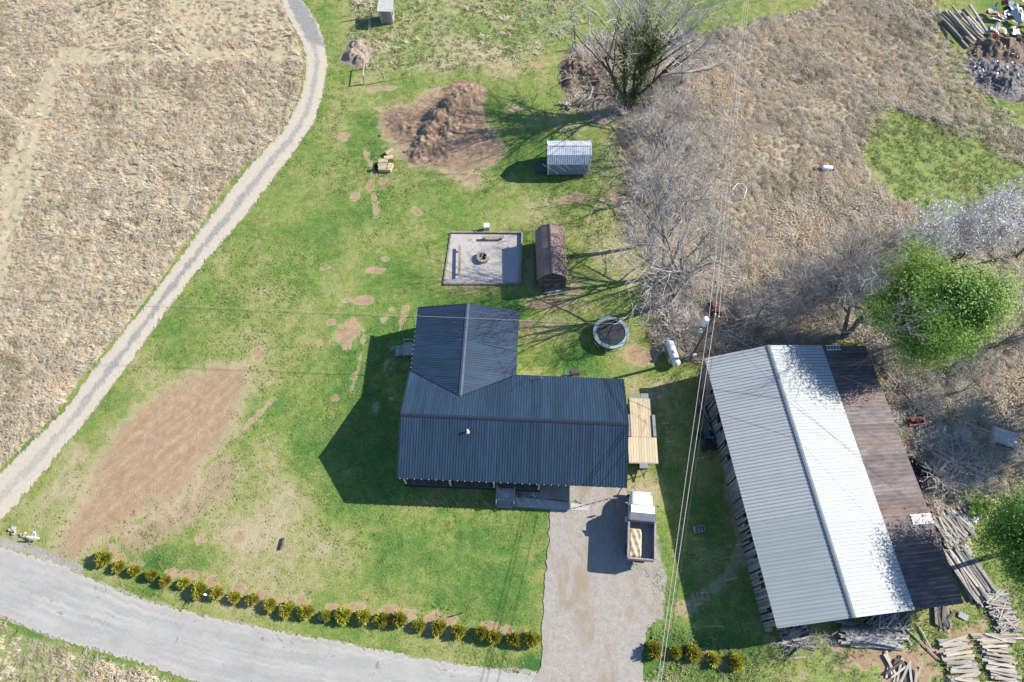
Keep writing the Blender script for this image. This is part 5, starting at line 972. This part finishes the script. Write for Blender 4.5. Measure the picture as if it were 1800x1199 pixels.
for a, b_, r_, m_, lab in [((1590, 1104), (1652, 1160), .06, 'tan_plank', 'long thin pale pole lying below the barn corner'), ((1613, 1100), (1637, 1141), .07, 'weathered_plank', 'short grey post lying on grass below the barn corner'), ((1382, 1160), (1416, 1154), .09, 'tan_plank', 'single pale board lying on the grass below the thorn bush'), ((1508, 603), (1642, 748), .13, 'bark_grey', 'long fallen tree trunk beside the lean-to roof'),
                           ((983, 231), (1008, 220), .12, 'bark_pale', 'pale log lying on shaded grass above the white shed'), ((1622, 196), (1668, 222), .12, 'bark_grey', 'weathered log at the top of the green patch'), ((1094, 190), (1103, 150), .09, 'bark_pale', 'broken pale post leaning by the ivy tree foot'), ((1655, 742), (1652, 780), .05, 'bark_pale', 'thin pale stick in the shaded junk area'), ((493, 965), (499, 945), .12, 'dark_timber', 'small dark log lying on the front lawn')]:
    A, B = G(*a, r_), G(*b_, r_ + .05); tag(MB().tube([A, A.lerp(B, .35) + Vector((.05, .03, .02)), A.lerp(B, .7), B], [r_, r_ * 1.05, r_ * .9, r_ * .8], 7).build('fallen_log' if r_ > .085 else 'loose_pole', m_), lab, 'log' if r_ > .085 else 'pole')
bp_ = thing('beam_pile', 'pile of heavy old grey beams in the top right corner', 'lumber', G(1690, 60))
rnd = random.Random(8)
for k, (a, b_) in enumerate([((1650, 28), (1702, 84)), ((1655, 24), (1712, 78)), ((1661, 20), (1716, 70)), ((1668, 20), (1704, 60)), ((1672, 26), (1724, 70)), ((1678, 22), (1728, 66)), ((1684, 18), (1714, 44)), ((1690, 24), (1722, 60)), ((1697, 16), (1730, 58)), ((1704, 10), (1740, 60)), ((1660, 34), (1690, 70)), ((1674, 10), (1690, 30)), ((1700, 30), (1728, 60))]):
    z = .15 + .16 * (k % 4); A, B = G(*a, z), G(*b_, z); c = (A + B) / 2; d = B - A; MB().box((0, 0, 0), (d.length, rnd.uniform(.2, .3), .2)).build('beam', ['weathered_plank', 'old_grey_board', 'tan_plank'][k % 3], bp_, loc=c - bp_.location, rot=(rnd.gauss(0, .1), rnd.gauss(0, .03), math.atan2(d.y, d.x)))
sc_ = thing('scrap_metal_pile', 'heap of white, red and blue scrap roofing sheets at the top right', 'scrap metal', G(1775, 45))
for k in range(46):
    c = G(rnd.uniform(1736, 1830), rnd.uniform(8, 72)) - sc_.location; c.z = rnd.uniform(.15, .9); L, W = rnd.uniform(.7, 2.2), rnd.uniform(.3, .8); mb = MB(); n = 6
    for i in range(n + 1):
        x = L * (i / n - .5); z = .12 * math.sin(i * 1.1 + k) * rnd.uniform(.3, 1); mb.v += [(x, -W / 2, z), (x, W / 2, z + rnd.uniform(-.04, .04))]
    mb.f = [(2 * i, 2 * i + 1, 2 * i + 3, 2 * i + 2) for i in range(n)]; mb.build('scrap_sheet', 'scrap_sheet_%d' % rnd.choice((0, 0, 0, 1, 2, 2, 3, 4)), sc_, loc=c, rot=(rnd.gauss(0, .4), rnd.gauss(0, .3), rnd.uniform(0, 3.14)))
for k in range(60):
    c = G(rnd.uniform(1700, 1800), rnd.uniform(88, 160)) - sc_.location; MB().box((0, 0, 0), (rnd.uniform(.1, .35), rnd.uniform(.06, .2), .04)).build('scrap_chip', 'scrap_sheet_%d' % rnd.choice((0, 0, 0, 3, 4)), sc_, loc=(c.x, c.y, rnd.uniform(.35, .75)), rot=(rnd.gauss(0, .5), rnd.gauss(0, .5), rnd.uniform(0, 3)))
lg = thing('branch_pile', 'pile of cut dark branches at the foot of the ivy tree', 'branch pile', G(1042, 178))
for k in range(46):
    a = R(rnd.gauss(40, 28)); c = Vector((rnd.gauss(0, 1.0), rnd.gauss(0, .55), rnd.uniform(.06, .55))); d = Vector((math.cos(a), math.sin(a), rnd.gauss(0, .12))) * rnd.uniform(.5, 1.1); MB().tube([c - d, c + Vector((0, 0, .06)), c + d], rnd.uniform(.03, .08), 5).build('branch', ['bark_grey', 'bark_dark', 'bark_pale'][k % 3], lg)
bc = thing('twig_heap', 'brown heap of dead brush twigs beside the branch pile', 'brush pile', G(1048, 135))
for k in range(120):
    a = rnd.uniform(0, 6.28); c = Vector((rnd.gauss(0, 1.5), rnd.gauss(0, 1.4), rnd.uniform(.3, 1.0))); d = Vector((math.cos(a), math.sin(a), rnd.gauss(.15, .3))) * rnd.uniform(.4, 1.1); MB().tube([c - d, c + Vector((0, 0, .1)), c + d], rnd.uniform(.012, .03), 4).build('twig', ['bark_grey', 'bark_dark', 'twig', 'bark_pale'][k % 4], bc)
sh_ = thing('block_heap', 'small heap of broken pale blocks at the lawn edge by branches', 'rubble', G(999, 185))
for k in range(22): MB().box((0, 0, 0), (rnd.uniform(.15, .4), rnd.uniform(.12, .25), .12)).build('block', ['stone', 'concrete', 'stone'][k % 3], sh_, loc=(rnd.gauss(0, .45), rnd.gauss(0, .3), rnd.uniform(.06, .3)), rot=(rnd.gauss(0, .4), rnd.gauss(0, .4), rnd.uniform(0, 3)))
for k, (px, py, a, lab) in enumerate([(686, 270, 40, 'topmost straw bale left of the dirt pile'), (684, 281, 10, 'straw bale second from the top left of the dirt pile'), (674, 287, 5, 'straw bale above the black bucket'), (673, 294, 2, 'straw bale lying right beside the black bucket'), (674, 300, -5, 'lowest straw bale of the group'), (686, 297, 75, 'loose broken straw bale on the right of the group')]):
    tag(MB().box((0, 0, 0), (1.0, .5, .45)).build('straw_bale', 'straw', None, loc=G(px, py) + Vector((0, 0, .22)), rot=(0, 0, R(a))), lab, 'straw bale', 'straw bales')
tag(MB().lathe([(.001, .02), (.18, .02), (.24, .55), (.22, .55), (.17, .06), (.001, .06)], 16).build('bucket', 'black_plastic', None, loc=G(662, 298)), 'black plastic bucket beside the straw bales', 'bucket')
# bags, pallet, rusty frame, truck cap
def bag(px, py, s_, seed, lab):
    mb = MB(); r = random.Random(seed); n, m2 = 12, 8; ph = [r.uniform(0, 6.28) for _ in range(6)]
    for i in range(m2 + 1):
        for j in range(n):
            el = -1.3 + 2.75 * i / m2; a = 6.283 * j / n; q = 1 + .14 * math.sin(3 * a + ph[0] + el * 2) + .1 * math.sin(5 * a + ph[1] - el * 3) + r.gauss(0, .05); mb.v.append((s_ * q * math.cos(el) * math.cos(a), s_ * q * math.cos(el) * math.sin(a), s_ * .62 * (math.sin(el) * q + .9)))
    for i in range(m2):
        for j in range(n): mb.f.append((i * n + j, i * n + (j + 1) % n, (i + 1) * n + (j + 1) % n, (i + 1) * n + j))
    tag(mb.build('rubbish_bag', 'black_plastic', None, loc=G(px, py), rot=(0, 0, r.uniform(0, 6))), lab, 'bag', 'black rubbish bags')
bag(1602, 815, .55, 1, 'black rubbish bag at the top of the group by the lean-to'); bag(1613, 826, .6, 2, 'black rubbish bag in the middle of the group by the lean-to'); bag(1626, 832, .5, 3, 'black rubbish bag on the right of the group by the lean-to'); bag(1614, 852, .55, 4, 'black rubbish bag lowest of the group by the lean-to'); bag(1602, 826, .45, 5, 'black rubbish bag nearest the lean-to eave')
pl = thing('pallet', 'grey wooden pallet lying in the shaded junk behind the lean-to', 'pallet', G(1620, 762), R(-55))
for k in range(7): MB().box((-.55 + k * .18, 0, .14), (.13, 1.1, .02)).build('slat', 'weathered_plank', pl)
for y in (-.5, 0, .5): MB().box((0, y, .07), (1.25, .09, .1)).build('bearer', 'old_grey_board', pl)
rf_ = thing('rusty_frame', 'rusty red metal implement frame lying behind the lean-to', 'implement', G(1608, 742), R(8))
for y in (-.35, .35): MB().box((0, y, .3), (1.7, .12, .14)).build('beam', 'red_paint', rf_)
for x in (-.7, 0, .7): MB().box((x, 0, .3), (.1, .7, .1)).build('cross_bar', 'red_paint', rf_); MB().tube([(x, -.35, .3), (x + .1, -.5, .02)], .04, 5).build('tine', 'dark_steel', rf_)
MB().box((0, .1, .5), (1.2, .35, .25)).build('hopper', 'red_paint', rf_)
tc_ = thing('truck_bed_cap', 'pale grey pickup bed cap lying in the dry grass at the right edge', 'truck cap', G(1762, 772), R(-20)); n = len(MB().v)
mb = MB(); b0 = [(-1.25, -.95), (1.25, -.95), (1.25, .95), (-1.25, .95)]; t0_ = [(-1.05, -.72), (.95, -.72), (.95, .72), (-1.05, .72)]
mb.v = [(x, y, .08) for x, y in b0] + [(x, y, .62) for x, y in t0_]; mb.f = [(4, 5, 6, 7)] + [(i, (i + 1) % 4, 4 + (i + 1) % 4, 4 + i) for i in range(4)]; mb.build('shell', 'concrete', tc_)
for y in (-1, 1): MB().box((0, y * .86, .36), (1.5, .02, .28), Rx(y * .40)).build('window', 'window_glass', tc_)
MB().box((1.13, 0, .36), (.02, 1.1, .28), Ry(-.5)).build('window', 'window_glass', tc_)
# mower, quad bike, crate, field scrap
def wheel(parent, x, y, r_, w): MB().lathe([(r_ * .45, -w / 2), (r_ * .92, -w / 2), (r_, -w / 4), (r_, w / 4), (r_ * .92, w / 2), (r_ * .45, w / 2)], 16).build('wheel', 'rubber', parent, loc=(x, y, r_), rot=(R(90), 0, 0), smooth=True)
mw = thing('riding_mower', 'red riding mower parked in the scrub beside the utility pole', 'mower', G(1254, 545), R(95))
MB().prism([(-.2, .35), (.75, .35), (.8, .55), (.7, .78), (-.15, .85)], -.24, .24, 'y').build('hood', 'red_paint', mw); MB().box((-.55, 0, .42), (.8, .7, .2)).build('body', 'red_paint', mw); MB().box((-.55, 0, .62), (.4, .42, .08)).build('seat', 'rubber', mw); MB().box((-.75, 0, .8), (.08, .42, .35)).build('backrest', 'rubber', mw); MB().box((-.05, 0, .2), (.7, 1.0, .14)).build('mower_deck', 'red_paint', mw); MB().tube([(-.15, 0, .8), (-.25, 0, 1.0)], .02, 5).build('steering_column', 'dark_steel', mw)
for x, y, r_ in ((-.65, -.4, .26), (-.65, .4, .26), (.6, -.35, .18), (.6, .35, .18)): wheel(mw, x, y, r_, .18)
qb = thing('quad_bike', 'dark quad bike with blue rack in the barn shade', 'quad bike', G(1241, 778), R(98))
MB().prism([(-.85, .5), (.85, .5), (.9, .65), (.35, .78), (-.1, .72), (-.8, .7)], -.28, .28, 'y').build('body', 'black_plastic', qb); MB().box((-.2, 0, .82), (.6, .34, .12)).build('seat', 'rubber', qb)
for k in range(6): MB().box((.3 + k * .12, 0, .86), (.05, .62, .03)).build('front_rack', 'blue_plastic', qb)
for k in range(4): MB().box((-.55 - k * .11, 0, .80), (.04, .6, .03)).build('rear_rack', 'dark_steel', qb)
MB().tube([(.1, -.42, 1.05), (.18, 0, .98), (.1, .42, 1.05)], .02, 6).build('handlebar', 'galvanised', qb)
for x, y in ((.65, -.45), (.65, .45), (-.65, -.45), (-.65, .45)): wheel(qb, x, y, .3, .24); MB().box((x, y, .66), (.65, .28, .03)).build('mudguard', 'black_plastic', qb)
cx_ = thing('wooden_crate', 'small slatted wooden crate on the shaded grass by the barn', 'crate', G(1228, 931), R(8))
for s_ in (-1, 1): MB().box((0, s_ * .26, .2), (.9, .03, .36)).build('side', 'tan_plank', cx_); MB().box((s_ * .44, 0, .2), (.03, .5, .36)).build('end', 'tan_plank', cx_)
for k in range(3): MB().box((-.28 + .28 * k, 0, .05), (.2, .5, .03)).build('slat', 'weathered_plank', cx_)
ap = thing('water_heater', 'white appliance lying on its side in the dry field', 'appliance', G(1452, 299), R(-6)); MB().lathe([(.001, -.55), (.3, -.55), (.31, -.5), (.31, .5), (.3, .55), (.001, .55)], 18).build('tank', 'white_paint', ap, loc=(0, 0, .32), rot=(0, R(90), 0), smooth=True); MB().box((.62, 0, .3), (.2, .5, .5)).build('base', 'dark_steel', ap)
wf = thing('bent_frame', 'bent white tubular frame lying in the dry field by power lines', 'metal frame', G(1302, 338)); base = wf.location.copy()
pts = [G(*p, z) - base for p, z in (((1288, 345), .05), ((1288, 333), .4), ((1296, 323), .55), ((1306, 323), .55), ((1313, 332), .5), ((1309, 344), .35), ((1305, 354), .06))]; MB().tube(pts, .045, 7).build('tube', 'white_paint', wf); MB().box(tuple(G(1304, 349, .2) - base), (.35, .3, .04)).build('foot_plate', 'galvanised', wf)
ld = thing('ladder', 'white ladder lying on the top end of the rusty lean-to roof', 'ladder', G(1465, 611, 3.4), R(7)); ld.location.z = 3.38
for s_ in (-1, 1): MB().box((0, s_ * .22, 0), (1.6, .07, .06)).build('rail', 'white_paint', ld)
for k in range(5): MB().box((-.64 + k * .32, 0, .0), (.05, .4, .04)).build('rung', 'white_paint', ld)
ld.rotation_euler = (0, R(13), R(7))
# fence corner braces, wire fence, booth, sign, small markers
def brace(lab, posts, rails):
    o = thing('fence_brace', lab, 'fence', G(*posts[0]), 0, 'wooden corner braces of the wire fence'); Q = [G(*p) - o.location for p in posts]
    for q in Q: MB().tube([q + Vector((0, 0, -.1)), q + Vector((0, 0, 1.35))], .075, 7).build('post', 'bark_pale', o)
    for i, j in rails: MB().tube([Q[i] + Vector((0, 0, 1.2)), Q[j] + Vector((0, 0, 1.2))], .055, 6).build('rail', 'bark_pale', o)
brace('pale wooden corner brace of the wire fence near the farm track', [(641, 147), (676, 143), (644, 120)], [(0, 1), (0, 2)])
brace('wooden corner brace of the fence beside the plank booth', [(655, 28), (628, 34), (655, 4)], [(0, 1), (0, 2)])
brace('pale wooden corner brace of the fence above the brush heap', [(1036, 80), (1006, 86), (1034, 40)], [(0, 1), (0, 2)])
wfn = thing('wire_fence', 'thin wire fence with steel posts across the pasture', 'fence', G(676, 143)); fb = wfn.location.copy(); A, B = G(676, 143) - fb, G(1006, 86) - fb
for k in range(1, 7): p = A.lerp(B, k / 7); MB().tube([p, p + Vector((0, 0, 1.15))], .022, 5).build('fence_post', 'dark_steel', wfn)
for z in (.3, .7, 1.1): MB().tube([A + Vector((0, 0, z)), B + Vector((0, 0, z))], .008, 4).build('wire', 'galvanised', wfn)
A, B = G(644, 120) - fb, G(655, 28) - fb
for z in (.4, .8, 1.15): MB().tube([A + Vector((0, 0, z)), B + Vector((0, 0, z))], .012, 4).build('wire', 'galvanised', wfn)
bo = thing('plank_booth', 'small plank booth with grey flat roof at the top of the pasture', 'booth', G(681, 42), R(-2))
for s_ in (-1, 1): MB().box((s_ * .75, .75, 1.0), (.05, 1.5, 2.0)).build('side_wall', 'weathered_plank', bo)
for k in range(7): MB().box((-.66 + .22 * k, 0, .98), (.205, .04, 1.95)).build('wall_board', 'tan_plank', bo); MB().box((-.66 + .22 * k, 1.5, .98), (.205, .04, 1.95)).build('wall_board', 'tan_plank', bo)
MB().box((.8, .5, 1.3), (.06, .5, .5)).build('window', 'dark_timber', bo)
for k in range(4): MB().box((-.72 + .48 * k, .72, 2.1), (.47, 2.0, .03), Rx(.06)).build('roof_sheet', 'concrete', bo)
sg = thing('sign_post', 'small white cross-armed sign post on the verge by the road', 'sign', G(52, 952)); base = sg.location.copy()
MB().tube([Vector((0, 0, 0)), G(60, 935, .9) - base], .07, 4).build('post', 'white_paint', sg); MB().tube([G(47, 943, .75) - base, G(69, 946, .55) - base], .07, 4).build('cross_arm', 'white_paint', sg); MB().tube([G(61, 935, .9) - base, G(63, 945, .6) - base], .045, 4).build('brace', 'white_paint', sg); MB().box(tuple(G(55, 947, .4) - base), (.5, .05, .4), Rz(-.1)).build('panel', 'white_paint', sg)
for k, (px, py, s_, m_, nm, lab, cat) in enumerate([(23, 934, .3, 'stone', 'verge_stone', 'pale stone at the mouth of the farm track', 'stone'), (41, 940, .22, 'stone', 'verge_stone', 'pale stone just left of the white sign post', 'stone'), (713, 266, .22, 'stone', 'verge_stone', 'white stone at the foot of the dirt pile', 'stone'), (669, 238, .2, 'stone', 'verge_stone', 'grey stone at the left foot of the dirt pile', 'stone'), (568, 1089, .3, 'stone', 'verge_stone', 'dark rocks among the roadside shrubs', 'stone')]):
    mb = MB(); r = random.Random(k)
    for j in range(4): mb.box((r.gauss(0, s_ * .5), r.gauss(0, s_ * .4), s_ * .3), (s_ * r.uniform(.6, 1.2), s_ * r.uniform(.5, 1), s_ * .7), Rz(r.uniform(0, 3)))
    tag(mb.build(nm, m_, None, loc=G(px, py)), lab, cat)
mk = thing('utility_marker', 'small white utility pedestal among the roadside shrubs', 'marker', G(367, 1047), R(-15)); MB().box((0, 0, .4), (.14, .14, .8)).build('post', 'white_paint', mk); MB().box((0, 0, .83), (.17, .17, .06)).build('cap', 'white_paint', mk)
gn = thing('garden_stake', 'small dark stake standing at the lawn edge behind the shrubs', 'stake', G(812, 1078)); MB().tube([(0, 0, 0), (0, 0, .7)], .04, 6).build('stake', 'dark_steel', gn); MB().box((0, 0, .62), (.25, .08, .2)).build('plate', 'dark_steel', gn)
MB().box((0, 0, 0), (.75, .5, .04)).build('scrap_plate', 'grey_steel', None, loc=G(1692, 1083) + Vector((0, 0, .1)), rot=(.1, .1, R(-30))); tag(bpy.data.objects['scrap_plate'], 'loose grey metal plate on grass under the lean-to corner', 'plate')
